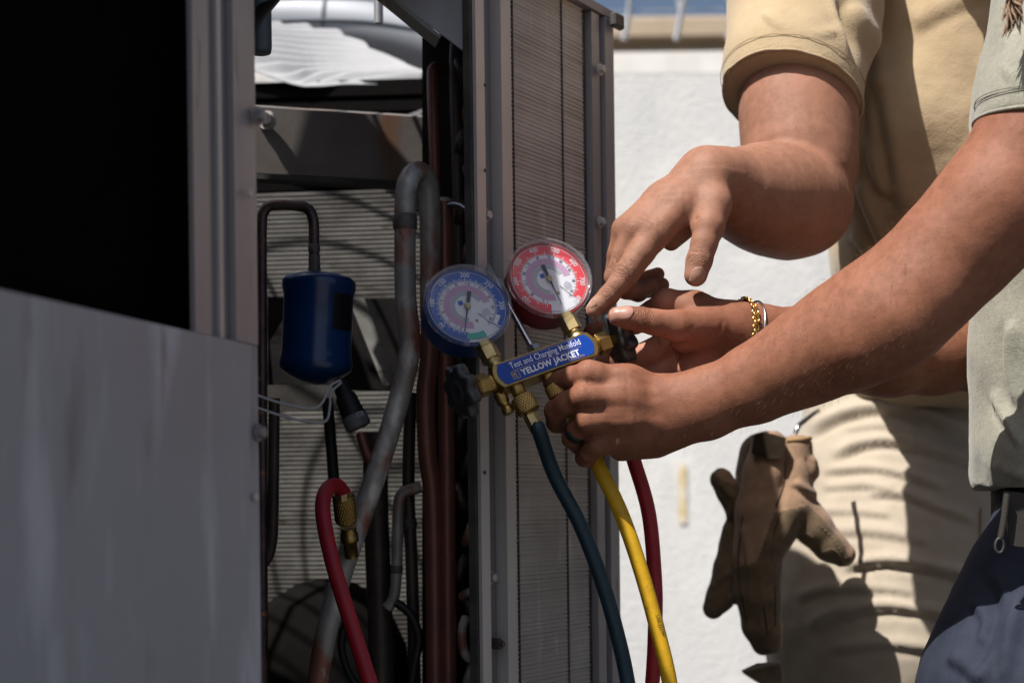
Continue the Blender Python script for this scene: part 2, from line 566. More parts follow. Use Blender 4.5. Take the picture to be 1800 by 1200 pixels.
mat('stile_metal', (0.36, 0.35, 0.37), 0.38, 0.35, color2=(0.30, 0.285, 0.30), nscale=14, ndet=6, rough2=0.5, stretch=(1, 1, 0.25),
    streak=[((0.30, 0.26, 0.22), 3.0, (1, 1, 1.5), 0.58, 0.7), ((0.18, 0.165, 0.16), 90, (1, 1, .2), 0.64, 0.75)], bump=0.05, bscale=80)
mat('post_metal', (0.56, 0.53, 0.515), 0.42, 0.3, color2=(0.46, 0.44, 0.43), nscale=16, ndet=6, stretch=(1, 1, 0.2), rough2=0.55,
    streak=[((0.29, 0.25, 0.22), 6.0, (1, 1, .5), 0.62, 0.75)], bump=0.06, bscale=120)
mat('groove_metal', (0.22, 0.21, 0.225), 0.5, 0.3, color2=(0.26, 0.25, 0.26), nscale=12, stretch=(1, 1, 0.2))
mat('beam_metal', (0.17, 0.15, 0.14), 0.6, 0.3, color2=(0.23, 0.21, 0.20), nscale=14, ndet=8, bump=0.15, bscale=160,
    streak=[((0.22, 0.12, 0.075), 5.0, (3, 3, .5), 0.60, 0.68), ((0.34, 0.33, 0.32), 12.0, (2, 2, .3), 0.66, 0.78)])
mat('dark_steel', (0.035, 0.033, 0.034), 0.65, 0.2, color2=(0.085, 0.08, 0.075), nscale=30, ndet=6, bump=0.2, bscale=150)
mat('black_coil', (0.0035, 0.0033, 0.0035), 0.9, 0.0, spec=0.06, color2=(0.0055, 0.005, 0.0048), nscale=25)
mat('tube_sheet_black', (0.008, 0.008, 0.009), 0.9, 0.0, spec=0.1, color2=(0.016, 0.014, 0.014), nscale=40, bump=0.2, bscale=200)
mat('fin_aluminium', (0.25, 0.245, 0.235), 0.55, 0.15, color2=(0.085, 0.08, 0.075), nscale=11, ndet=9, stretch=(1, 1, 1.4), ramp=(0.38, 0.68),
    streak=[((0.07, 0.06, 0.05), 22.0, (1, 1, 6), 0.58, 0.70)])
mat('coil_fin_grey', (0.50, 0.475, 0.445), 0.65, 0.0, color2=(0.39, 0.365, 0.34), nscale=14, ndet=8, stretch=(1, 1, .5),
    streak=[((0.60, 0.57, 0.53), 25.0, (2, 2, .5), 0.60, 0.74), ((0.33, 0.26, 0.22), 7.0, (1, 1, .8), 0.60, 0.75)])
mat('pipe_weathered', (0.30, 0.29, 0.275), 0.5, 0.25, color2=(0.42, 0.405, 0.38), nscale=35, ndet=7, bump=0.25, bscale=220, bdist=0.0008,
    streak=[((0.30, 0.125, 0.085), 22.0, (1, 1, .6), 0.48, 0.58), ((0.62, 0.61, 0.59), 45.0, (1, 1, .5), 0.56, 0.68)])
mat('pipe_copper', (0.27, 0.105, 0.075), 0.45, 0.4, color2=(0.18, 0.085, 0.07), nscale=22, ndet=7, bump=0.15, bscale=200, bdist=0.0008,
    streak=[((0.24, 0.17, 0.15), 80.0, (1, 1, 1), 0.66, 0.74)])
mat('pipe_dark', (0.065, 0.05, 0.048), 0.5, 0.4, color2=(0.10, 0.075, 0.066), nscale=40, ndet=7, bump=0.2, bscale=220)
mat('pipe_burnt', (0.075, 0.045, 0.045), 0.42, 0.5, color2=(0.15, 0.10, 0.10), nscale=60, ndet=7, bump=0.3, bscale=260,
    streak=[((0.42, 0.20, 0.09), 70.0, (1, 1, 1), 0.64, 0.70), ((0.025, 0.02, 0.02), 30.0, (1, 1, 1), 0.58, 0.7)])
mat('drier_blue', (0.006, 0.045, 0.17), 0.28, 0.0, color2=(0.004, 0.032, 0.13), nscale=12, coat=0.4, bump=0.05, bscale=40,
    streak=[((0.006, 0.01, 0.02), 9.0, (1, 1, .4), 0.60, 0.70)])
mat('drier_label_black', (0.006, 0.006, 0.008), 0.4, color2=(0.012, 0.012, 0.014), nscale=30)
mat('duct_sheet', (0.36, 0.385, 0.43), 0.45, 0.3, color2=(0.32, 0.34, 0.385), nscale=5)
mat('guard_line_grey', (0.07, 0.085, 0.11), 0.6)  # shadow blue-grey for the fan guard's lines on the duct
mat('corrugated_metal', (0.36, 0.37, 0.39), 0.75, 0.0, color2=(0.30, 0.31, 0.33), nscale=9)
mat('motor_paint', (0.10, 0.14, 0.19), 0.45, 0.2)
mat('wire_dark', (0.03, 0.03, 0.033), 0.55, 0.3)
mat('rubber_black', (0.012, 0.012, 0.013), 0.55, bump=0.1, bscale=300)
mat('cable_white', (0.55, 0.55, 0.56), 0.5)
mat('grey_plastic', (0.16, 0.16, 0.165), 0.5)
mat('print_grey', (0.45, 0.46, 0.48), 0.6)
mat('weld_dark', (0.09, 0.075, 0.07), 0.6, 0.3, color2=(0.16, 0.14, 0.13), nscale=90, bump=0.5, bscale=300)

# ------------------------------------------------------------------ ground, wall, far building
g = MB(); g.add([(-400, -400, 0), (400, -400, 0), (400, 900, 0), (-400, 900, 0)], [(0, 1, 2, 3)])
go = g.build('ground', MATS['ground_asphalt'], origin=(0, 0, 0), kind='structure')

WY = 5.2
wz = float(P(1200, 72, WY)[2])
wall = thing('boundary_wall', (2.0, WY, 0), 'tall pale concrete boundary wall standing behind the two people', 'wall')
m = MB()
m.box((2.0, WY + 0.1, wz / 2 - 0.06), (6.5, 0, 0), (0, 0.1, 0), (0, 0, wz / 2 - 0.06))
m.build('wall_face', MATS['concrete_wall_paint'], wall)
m = MB()
m.box((2.0, WY + 0.099, wz - 0.079), (6.5, 0, 0), (0, 0.1, 0), (0, 0, 0.04))
m.build('coping', MATS['coping_white'], wall)
# painted numeral on the wall, flat and worn
text('1', PR(150, WY), P(1172, 918, WY - 0.004), (1, 0, 0), (0, 0, 1), MATS['yellow_paint_worn'], wall, 'painted_numeral', bold=0.012, xs=0.75, depth=0.002)

fb = thing('far_building', (2.0, 13.2, 0), 'low tan building whose flat roof edge shows above the boundary wall', 'building')
m = MB(); fz = float(P(1200, 38, 13.2)[2])
m.box((4.0, 16.2, fz / 2 - 0.1), (13, 0, 0), (0, 3, 0), (0, 0, fz / 2 - 0.1)); m.build('wall', MATS['far_stucco'], fb)
m = MB(); m.box((4.0, 16.2, fz - 0.098), (13.15, 0, 0), (0, 3.15, 0), (0, 0, 0.1), bev=0.02); m.build('roof_edge', MATS['far_stucco'], fb)

# slanted steel outriggers along the coping with barbed strands between them
def outrigger(px, label, lean, white=False):
    b = P(px, 70, WY + 0.1)
    t = thing('wall_outrigger', b, label, 'post', 'steel outriggers on the wall')
    m = MB(); m.tube([b, b + np.array([0.02, 0, 0.10])], 0.012, 8); m.build('stem', MATS['galvanised'], t)
    for sgn in lean:
        m = MB(); m.tube([b + np.array([0.02, 0, 0.09]), b + np.array([0.02 + 0.07 * sgn, -0.05 * sgn, 0.42])], 0.010, 8)
        m.build('arm', MATS['galvanised'], t)
    return t
outrigger(1188, 'forked steel outrigger on the wall nearest the air conditioner', (-0.6, 1.3), True)
outrigger(1280, 'steel outrigger on the wall just left of the tan sleeve', (-1, 0.8))
outrigger(1096, 'steel outrigger on the wall half hidden by the condenser corner', (0.3,))
t = thing('barbed_wire', P(1200, 40, WY + 0.1), 'thin barbed strands stretched above the boundary wall', 'wire')
for zz, yy in ((0.16, 0.02), (0.28, 0.0), (0.39, -0.02)):
    m = MB(); z0 = wz + zz
    m.tube([(-3.0 + i * 0.5, WY + 0.1 + yy, z0 - 0.012 * math.sin(i * 1.9) ** 2) for i in range(20)], 0.0022, 5)
    m.build('strand', MATS['galvanised'], t)

# ------------------------------------------------------------------ the condensing unit
UZ = 1.465
def Yp(px): return 1.48 / (1 - 0.00126 * (px - 900))
def Yc(px): return 1.34 / (1 - 0.0006 * (px - 900))
def foot(px, Yf):
    Y = Yf(px); return np.array([(px - 900) * K * Y, Y])
def pnorm(Yf, px=800):
    d = foot(px + 20, Yf) - foot(px - 20, Yf); d = d / np.linalg.norm(d); return np.array([d[1], -d[0]])
NP_, NC_ = pnorm(Yp, 300), pnorm(Yc, 950)
def vbox(m, pa, pb, Yf, n0, n1, z0, z1):
    """upright slab between photo columns pa..pb of a wall line, n0..n1 out of that line"""
    nn = NP_ if Yf is Yp else NC_
    a, b = foot(pa, Yf), foot(pb, Yf)
    q = [a + nn * n0, b + nn * n0, b + nn * n1, a + nn * n1]
    c = [(x, y, z) for z in (z0, z1) for x, y in (q if n1 < n0 else q[::-1])]
    m.hexa(c); return m
def onwall(px, py, Yf, n=0.0):
    p = P(px, py, Yf(px)); nn = NP_ if Yf is Yp else NC_
    return p + np.array([nn[0], nn[1], 0]) * n

ac = thing('air_conditioner', (-0.35, 1.4, 0), 'large weathered outdoor air conditioner with its service side standing open', 'air conditioner')
PW = 1.0602                                   # window sill height of the left panel
m = MB(); vbox(m, -420, 456, Yp, 0, -0.02, 0.08, PW); m.build('side_panel', MATS['panel_paint'], ac)
m = MB(); vbox(m, 418, 456.2, Yp, 0.0005, -0.0044, PW + 0.0005, UZ); m.build('stile', MATS['stile_metal'], ac)
m = MB(); vbox(m, 350, 378, Yp, -0.001, -0.0045, PW + 0.0005, UZ); m.build('inner_stile', MATS['stile_metal'], ac)
m = MB(); vbox(m, 376, 419, Yp, -0.0046, -0.0075, PW + 0.0005, UZ); m.build('stile_groove', MATS['groove_metal'], ac)
m = MB(); vbox(m, 395, 402, Yp, -0.0015, -0.0045, PW + 0.0008, UZ); m.build('bead', MATS['post_metal'], ac)
m = MB(); vbox(m, -420, -380, Yp, 0, -0.02, PW + 0.0005, UZ); m.build('stile', MATS['stile_metal'], ac)
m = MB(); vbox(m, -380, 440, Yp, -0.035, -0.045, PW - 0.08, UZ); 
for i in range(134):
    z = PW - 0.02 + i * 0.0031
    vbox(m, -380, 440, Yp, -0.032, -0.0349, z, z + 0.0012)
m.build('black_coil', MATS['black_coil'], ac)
def bolt(o, nrm, r=0.006, h=0.004, washer=True, hexn=6, bm='post_metal'):
    m = MB()
    if washer: m.lathe(o, nrm, [(0, r * 1.45), (0.0012, r * 1.45)], 16, False)
    m.lathe(np.asarray(o) + 0.0010 * unit(nrm), nrm, [(0, r), (h * 0.8, r), (h, r * 0.8)], hexn, False)
    m.build('bolt', MATS[bm], ac)
n3p = np.array([*NP_, 0]); n3c = np.array([*NC_, 0])
bolt(onwall(433, 340, Yp, 0.0006), n3p, 0.003, 0.002, False)
bolt(onwall(450, 205, Yp, 0.0006), n3p, 0.0045, 0.005, bm='groove_metal')
bolt(onwall(452, 760, Yp, 0.0003), n3p, 0.004, 0.005, bm='groove_metal')
bolt(onwall(445, 873, Yp, 0.0003), n3p, 0.003, 0.002, False)

# corner post (a rolled channel)
m = MB(); vbox(m, 846, 861, Yc, 0, -0.0035, 0.08, UZ); m.build('post_flange', MATS['post_metal'], ac)
m = MB(); vbox(m, 859, 891, Yc, -0.012, -0.015, 0.08, UZ); m.build('post_web', MATS['groove_metal'], ac)
m = MB(); vbox(m, 889, 906, Yc, 0.001, -0.0118, 0.08, UZ); m.build('post_flange', MATS['post_metal'], ac)
m = MB(); vbox(m, 842, 845.8, Yc, -0.004, -0.012, 0.08, UZ); m.build('post_lip', MATS['dark_steel'], ac)
for px, py in ((870, 376), (880, 1015)):
    bolt(onwall(px, py, Yc, -0.0118), n3c, 0.0045, 0.006)
m = MB(); o = onwall(879, 1131, Yc, -0.0118); m.lathe(o, n3c, [(0, .0052), (.013, .0052)], 6, False); m.lathe(o + n3c * 0.013, n3c, [(0, .0028), (.003, .0026)], 12); m.build('nut', MATS['pipe_dark'], ac)
for py in (150, 300, 640, 830, 1045, 1190):
    m = MB(); o = onwall(852, py, Yc, 0.0); m.lathe(o, n3c, [(0, .0018), (.0008, .0015)], 10); m.build('rivet', MATS['dark_steel'], ac)

# right-hand coil face: one corrugated sheet of fins
m = MB(); a, b = foot(906, Yc), foot(1046, Yc)
rows = 330; z0, z1 = 0.10, UZ
vs, fs = [], []
for i in range(rows * 3 + 1):
    z = z0 + (z1 - z0) * i / (rows * 3); off = (-0.008, -0.0086, -0.0094)[i % 3]
    for t in (0, 1):
        q = a + (b - a) * t + NC_ * (off + 0.0006 * math.sin(i * 1.7 + t * 2.0) * math.sin(i * 0.23)); vs.append((q[0], q[1], z + 0.0004 * math.sin(i * 0.9 + 3 * t)))
for i in range(rows * 3): fs.append((2 * i, 2 * i + 1, 2 * i + 3, 2 * i + 2))
m.add(vs, fs); m.build('coil_fins', MATS['coil_fin_grey'], ac, kind='stuff')
for px in (922, 1008):
    m = MB(); vbox(m, px, px + 1.6, Yc, -0.0072, -0.010, 0.10, UZ); m.build('fin_seam', MATS['dark_steel'], ac)
# right-hand edge frame
m = MB(); vbox(m, 1046, 1053, Yc, -0.010, -0.03, 0.08, UZ); m.build('edge_gap', MATS['dark_steel'], ac)
m = MB(); vbox(m, 1053, 1066, Yc, -0.002, -0.03, 0.08, UZ); m.build('edge_frame', MATS['stile_metal'], ac)
m = MB(); vbox(m, 1066, 1072, Yc, -0.007, -0.03, 0.08, UZ); m.build('edge_groove', MATS['groove_metal'], ac)
m = MB(); vbox(m, 1072, 1087, Yc, 0.001, -0.03, 0.08, UZ); m.build('edge_frame', MATS['stile_metal'], ac)
for py in (122, 390, 640):
    bolt(onwall(1057, py, Yc, -0.0018), n3c, 0.0042, 0.005)

# footprint, deck with its round fan opening, hidden sides
A_ = foot(1087, Yc); PE = foot(456, Yp); PL = foot(-420, Yp); PO = foot(846, Yc)
FC = np.array([-0.40, 1.66]); FR = 0.355
NI = np.array([.93, -.36]) * 0.017
poly = [A_, np.array([-0.04, 2.06]), np.array([-0.98, 2.14]), np.array([-1.10, 0.62]), PL, PE, PE - NI, PO - NI, PO]
def rayhit(ang):
    d = np.array([math.cos(ang), math.sin(ang)]); best = 9
    for i in range(len(poly)):
        p, q = poly[i], poly[(i + 1) % len(poly)]; e = q - p
        den = d[0] * e[1] - d[1] * e[0]
        if abs(den) < 1e-9: continue
        w = p - FC
        t = (w[0] * e[1] - w[1] * e[0]) / den; s = (w[0] * d[1] - w[1] * d[0]) / den
        if t > 0 and -1e-6 <= s <= 1 + 1e-6: best = min(best, t)
    return FC + d * (best + 0.001)
angs = sorted([2 * math.pi * i / 96 for i in range(96)] + [math.atan2(*(p - FC)[::-1]) % (2 * math.pi) for p in poly])
vs, fs = [], []
for an in angs:
    i_ = FC + FR * np.array([math.cos(an), math.sin(an)]); o_ = rayhit(an)
    vs += [(i_[0], i_[1], UZ + 0.001), (o_[0], o_[1], UZ + 0.001), (o_[0], o_[1], UZ + 0.010), (i_[0], i_[1], UZ + 0.010)]
nn_ = len(angs)
for i in range(nn_):
    j = (i + 1) % nn_
    for k in range(4): fs.append((4 * i + k, 4 * i + (k + 1) % 4, 4 * j + (k + 1) % 4, 4 * j + k))
m = MB(); m.add(vs, fs); m.build('top_deck', MATS['groove_metal'], ac)
m = MB(); o = onwall(1082, 22, Yc, 0.006); m.box((o[0] - .004, o[1] - .003, UZ - 0.004), (0.006, 0.008, 0), (-0.003, 0.003, 0), (0, 0, 0.0075), bev=0.002); m.build('deck_corner_clip', MATS['dark_steel'], ac)
def sheet(name, p, q, z0, z1, mt, th=0.012):
    d = unit(q - p); nr = np.array([d[1], -d[0]]) * th
    m = MB(); c = [(x, y, z) for z in (z0, z1) for x, y in (p, q, q + nr, p + nr)]; m.hexa(c); return m.build(name, mt, ac)
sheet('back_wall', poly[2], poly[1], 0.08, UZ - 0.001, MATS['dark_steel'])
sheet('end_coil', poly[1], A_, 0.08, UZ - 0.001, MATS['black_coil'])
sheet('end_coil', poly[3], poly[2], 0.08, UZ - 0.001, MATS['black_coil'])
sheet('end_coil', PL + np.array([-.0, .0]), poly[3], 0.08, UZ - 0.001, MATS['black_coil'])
m = MB(); m.prism((0, 0, 0), (1, 0, 0), (0, 1, 0), [tuple(p) for p in poly], 0.04, 0.079, un=(0, 0, 1)); m.build('base_pan', MATS['dark_steel'], ac)
for p in (PL * 0.97 + np.array([-.03, .04]), poly[3] + np.array([.06, .05]), poly[2] + np.array([.07, -.07]), poly[1] + np.array([-.07, -.07]), A_ + np.array([-.05, .02])):
    m = MB(); m.box((p[0], p[1], 0.02), (.03, 0, 0), (0, .03, 0), (0, 0, .0199)); m.build('foot', MATS['rubber_black'], ac)

# back coil: tube rows seen through the opening, gaps coloured black for their shade
bq0, bq1 = np.array([-0.72, 2.045]), np.array([-0.075, 1.985])
m = MB(); rows = 178; vs, fs = [], []
nb_ = unit(np.array([(bq1 - bq0)[1], -(bq1 - bq0)[0]]))
z0, z1 = 0.12, 1.40; rows = 200
for i in range(rows * 4 + 1):
    z = z0 + (z1 - z0) * (i // 4 + (0, .46, .5, .96)[i % 4]) / rows; off = (0.007, 0.007, 0.0, 0.0)[i % 4]
    for t in (0, 1):
        q = bq0 + (bq1 - bq0) * t + nb_ * off; vs.append((q[0], q[1], z))
for i in range(rows * 4): fs.append((2 * i, 2 * i + 1, 2 * i + 3, 2 * i + 2))
m.add(vs, fs); m.mi = [(0, 1, 1, 1)[i % 4] for i in range(rows * 4)]
m.build('back_coil_fins', [MATS['fin_aluminium'], MATS['black_coil']], ac, kind='stuff')
# dark header above the back coil
m = MB(); q0, q1 = P(400, 152, 2.02), P(760, 152, 2.02)
for i in range(7):
    z = 1.405 + i * 0.0225
    m.hexa([(x, y, zz) for zz in (z, z + 0.0145) for x, y in ((q0[0], 2.035), (q1[0], 2.02), (q1[0], 2.032), (q0[0], 2.047))])
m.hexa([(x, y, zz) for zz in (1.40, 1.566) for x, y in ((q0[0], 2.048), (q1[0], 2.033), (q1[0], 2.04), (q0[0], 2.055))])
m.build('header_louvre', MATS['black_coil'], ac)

# fan guard on stand-off rods, with its motor
GC3 = np.array([-0.53, 1.45, UZ + 0.30])
for k in range(9):
    r = 0.10 + k * 0.0375
    m = MB(); m.tube([GC3 + np.array([r * math.cos(a), r * math.sin(a), 0]) for a in np.linspace(0, 2 * math.pi, 72, endpoint=False)], 0.0028, 6, closed=True)
    m.build('guard_ring', MATS['wire_dark'], ac)
for k in range(6):
    a = math.radians(37 + 60 * k); d = np.array([math.cos(a), math.sin(a), 0]); c3 = GC3 - np.array([0, 0, .005])
    m = MB(); m.tube([c3 + d * 0.06, c3 + d * 0.42], 0.0045, 6); m.build('guard_spoke', MATS['wire_dark'], ac)
for a in (10, 100, 190, 280):
    a = math.radians(a); q = GC3 + np.array([math.cos(a), math.sin(a), 0]) * 0.40
    m = MB(); m.tube([np.array([q[0], q[1], UZ + .004]), q], 0.005, 8); m.build('guard_rod', MATS['galvanised'], ac)
m = MB(); m.lathe(GC3 - np.array([0, 0, .16]), (0, 0, 1), [(0, 0.05), (0.004, 0.06), (0.14, 0.062), (0.155, 0.05)], 32); m.build('fan_motor', MATS['motor_paint'], ac)
# unseen flap added on the deck to shade the bracket beam
m = MB(); m.hexa([(-0.365, 1.395, UZ + .004), (-0.02, 1.395, UZ + .004), (-0.02, 1.398, UZ + .004), (-0.365, 1.398, UZ + .004), (-0.36, 1.375, UZ + .30), (-0.02, 1.375, UZ + .30), (-0.02, 1.378, UZ + .30), (-0.36, 1.378, UZ + .30)]); m.build('beam_shade_flap', MATS['stile_metal'], ac)
# run capacitor hanging under the deck beside the stile
m = MB(); c = P(456, 95, 1.30); m.lathe((c[0], c[1], c[2]), (0, 0, 1), [(0, .006), (.001, .0105), (.006, .0115), (UZ - c[2], .0115)], 24); m.build('capacitor_can', MATS['motor_paint'], ac)
m = MB(); m.tube([P(440, 44, 1.27), P(482, -4, 1.31)], .006, 8); m.build('conduit_stub', MATS['rubber_black'], ac)

# bracket beam across the opening, rusty streaks
def slab(m, corners, th):
    """sheet through four corners (px,py,Y), pushed th away from the camera"""
    c = [P(*q) for q in corners]; nr = unit(np.cross(c[1] - c[0], c[3] - c[0]))
    if nr[1] < 0: nr = -nr
    m.hexa(c + [q + nr * th for q in c]); return m
m = MB(); slab(m, [(436, 303, 1.49), (742, 320, 1.57), (742, 206, 1.57), (436, 187, 1.49)], 0.004)
slab(m, [(436, 187, 1.49), (742, 206, 1.57), (742, 203, 1.63), (436, 184, 1.55)], 0.003)
m.build('bracket_beam', MATS['beam_metal'], ac)
m = MB(); slab(m, [(436, 313, 1.485), (742, 330, 1.565), (742, 321, 1.565), (436, 304, 1.485)], 0.02); m.build('beam_lip', MATS['dark_steel'], ac)
bolt(P(470, 212, 1.494), (0, -1, 0), 0.007, 0.006)
# triangular corner gusset at the top
m = MB(); slab(m, [(668, -22, 1.33), (836, 106, 1.33), (842, 106, 1.33), (842, -22, 1.33)], 0.003); m.build('corner_gusset', MATS['stile_metal'], ac)
m = MB(); slab(m, [(664, -20, 1.327), (772, 68, 1.327), (776, 63, 1.33), (672, -22, 1.33)], 0.012); m.build('gusset_lip', MATS['pipe_weathered'], ac)
# lower cross member behind the drier and the pale folded plates
m = MB(); slab(m, [(440, 722, 1.52), (592, 722, 1.54), (592, 676, 1.54), (440, 676, 1.52)], 0.012); m.build('cross_member', MATS['dark_steel'], ac)
m = MB(); slab(m, [(470, 684, 1.70), (712, 684, 1.70), (712, 524, 1.70), (470, 524, 1.70)], 0.006); m.build('mounting_plate', MATS['tube_sheet_black'], ac)
m = MB(); slab(m, [(700, 676, 1.66), (673, 676, 1.66), (612, 524, 1.66), (640, 524, 1.66)], 0.004); m.build('folded_strut', MATS['fin_aluminium'], ac)
m = MB(); slab(m, [(545, 688, 1.66), (482, 690, 1.66), (474, 600, 1.66), (500, 558, 1.66)], 0.004); m.build('folded_strut', MATS['fin_aluminium'], ac)

# added black shell, compressor-shaped, stands in for the shade low in the cabinet
m = MB(); c = P(575, 1180, 1.78)
m.lathe((c[0], c[1], 0.10), (0, 0, 1), [(0, .10), (.02, .112), (.30, .112), (.335, .118), (.35, .118), (.36, .110), (.60, .110), (.68, .100), (.735, .075), (.76, .035), (.765, .001)], 40); m.build('recess_dark_shell', MATS['black_coil'], ac)
# tube sheet with return bends
m = MB(); slab(m, [(742, 1260, 1.50), (852, 1260, 1.44), (852, 60, 1.44), (742, 60, 1.50)], 0.006); m.build('tube_sheet', MATS['tube_sheet_black'], ac)
for i, py in enumerate(range(130, 1200, 62)):
    px = 818 + (7 if i % 2 else -7); c = P(px, py, 1.437); pts = []
    sx = 1 if i % 3 else -1
    for a in np.linspace(0, math.pi, 9):
        pts.append(c + np.array([sx * 0.0035 * math.cos(a), -0.020 * math.sin(a), 0.0105 * math.cos(a)]))
    m = MB(); m.tube(pts, 0.0048, 8); m.build('return_bend', MATS['pipe_weathered' if i % 4 == 1 else 'pipe_dark'], ac)

# ------------------------------------------------------------------ piping inside the unit
def pipe(name, pts, r, mt, Y=None, n=8, sides=16, collars=(), lab=None):
    """pts (px,py[,Y]); r in photo pixels"""
    path = pxpath(pts, Y, n); rr = [PR(r, p[1]) for p in path]
    m = MB(); m.tube(path, rr, sides); o = m.build(name, MATS[mt], ac)
    if lab: o['label'] = lab
    for i in collars:
        p = path[i]; d = unit(path[min(i + 1, len(path) - 1)] - path[i - 1]); R = rr[i]
        m = MB(); m.lathe(p - d * R * 0.7, d, [(0, R * 1.02), (R * 0.15, R * 1.13), (R * 1.2, R * 1.13), (R * 1.4, R * 1.02)], sides); m.build('solder_collar', MATS['weld_dark'], ac)
    return o
pipe('suction_pipe', [(757, 560, 1.40), (757, 430, 1.395), (755, 350, 1.39), (750, 320, 1.385), (737, 303, 1.375), (721, 313, 1.365), (713, 345, 1.36), (712, 430, 1.36), (713, 520, 1.36),
      (720, 590, 1.36), (718, 630, 1.36), (702, 700, 1.36), (672, 800, 1.355), (635, 910, 1.35), (600, 1010, 1.345), (572, 1120, 1.34), (552, 1240, 1.34)], 19, 'pipe_weathered', n=7, sides=22, collars=(46,), lab='weathered grey U-bend pipe running diagonally down')
pipe('copper_pipe', [(757, 560, 1.40), (754, 640, 1.40), (748, 700, 1.40), (752, 800, 1.405), (762, 900, 1.41), (766, 1240, 1.41)], 17, 'pipe_copper', sides=18)
pipe('capped_pipe', [(781, 356, 1.41), (783, 500, 1.41), (786, 800, 1.41), (789, 1240, 1.41)], 14.5, 'pipe_copper', sides=18)
m = MB(); c = P(781, 356, 1.41); m.lathe(c, (0, 0, 1), [(0, PR(14.6, 1.41)), (.003, PR(13.5, 1.41)), (.0045, PR(9, 1.41)), (.005, 0.0001)], 18); m.build('pipe_cap', MATS['pipe_weathered'], ac)
pipe('header_pipe', [(777, 122, 1.455), (763, 122, 1.44), (761, 150, 1.44), (765, 300, 1.44), (768, 430, 1.44)], 10.5, 'pipe_copper')
pipe('header_pipe', [(806, 60, 1.43), (800, 95, 1.43), (801, 200, 1.43), (805, 350, 1.43), (806, 520, 1.43)], 10, 'pipe_dark')
pipe('drier_inlet_pipe', [(462, 1240, 1.40), (461, 900, 1.40), (460, 500, 1.40), (460, 400, 1.40), (464, 372, 1.40), (480, 361, 1.40), (520, 362, 1.40), (542, 368, 1.40), (551, 390, 1.40), (552, 430, 1.40), (553, 486, 1.40)], 9.5, 'pipe_burnt', collars=(73,))
pipe('drain_stub', [(482, 700, 1.42), (480, 900, 1.42), (476, 960, 1.42), (462, 990, 1.42), (440, 1000, 1.42)], 10, 'pipe_dark')
pipe('riser_pipe', [(575, 700, 1.45), (582, 780, 1.45), (588, 860, 1.45)], 10, 'rubber_black')
pipe('branch_pipe', [(740, 856, 1.44), (716, 862, 1.44), (704, 872, 1.44), (700, 900, 1.44), (697, 1000, 1.44), (692, 1050, 1.44), (680, 1068, 1.44)], 10, 'pipe_weathered', collars=(32,))
pipe('back_riser', [(722, 690, 1.46), (718, 850, 1.46), (724, 1000, 1.46), (730, 1240, 1.46)], 11, 'pipe_dark', collars=(12,))
pipe('wide_riser', [(660, 760, 1.47), (661, 900, 1.47), (668, 1080, 1.47), (672, 1240, 1.47)], 22, 'pipe_dark', sides=18)
pipe('flex_conduit', [(696, 1058, 1.43), (722, 1080, 1.43), (736, 1120, 1.43), (728, 1170, 1.43), (718, 1240, 1.43)], 8, 'rubber_black')
pipe('flex_conduit', [(612, 1080, 1.46), (600, 1130, 1.46), (612, 1180, 1.46), (640, 1220, 1.46)], 7, 'rubber_black')
for pts in ([(812, 1048, 1.42), (826, 1040, 1.41), (836, 1044, 1.42)], [(818, 1085, 1.42), (812, 1110, 1.41), (818, 1150, 1.41), (834, 1160, 1.42)]):
    pipe('short_bend', pts, 8, 'pipe_weathered')

# the blue filter drier
DC = P(558, 575, 1.40); sc_ = K * 1.40
def py2h(py): return (575 - py) * sc_
m = MB()
prof = [(py2h(676), 8), (py2h(672), 26), (py2h(662), 46), (py2h(650), 62), (py2h(640), 65), (py2h(628), 62), (py2h(612), 60.5), (py2h(560), 60.5), (py2h(520), 61), (py2h(506), 64.5), (py2h(496), 64.5), (py2h(490), 60), (py2h(484), 44), (py2h(480), 28), (py2h(478), 9)]
axd = unit(P(562, 476, 1.40) - P(554, 676, 1.40))
dr = m.lathe(DC, axd, [(h, r * sc_) for h, r in prof], 44).build('filter_drier', MATS['drier_blue'], ac, label='glossy dark blue filter drier canister')
m = MB(); vs, fs = [], []
for i in range(9):
    for j in range(2):
        a = math.radians(-78 + i * 6.0)
        q = DC + np.array([math.cos(a + math.radians(20)) * 1.0, math.sin(a + math.radians(20)), 0]) * (61.2 * sc_) + axd * (py2h(520) if j else py2h(585)); vs.append(q)
for i in range(8): fs.append((2 * i, 2 * i + 2, 2 * i + 3, 2 * i + 1))
m.add(vs, fs, True); m.build('drier_label', MATS['drier_label_black'], dr)
m = MB(); m.lathe(P(553, 488, 1.40), (0, 0, 1), [(0, PR(13, 1.4)), (.004, PR(12.5, 1.4)), (.010, PR(10.5, 1.4)), (.022, PR(10.2, 1.4))], 18); m.build('weld_collar', MATS['weld_dark'], dr)
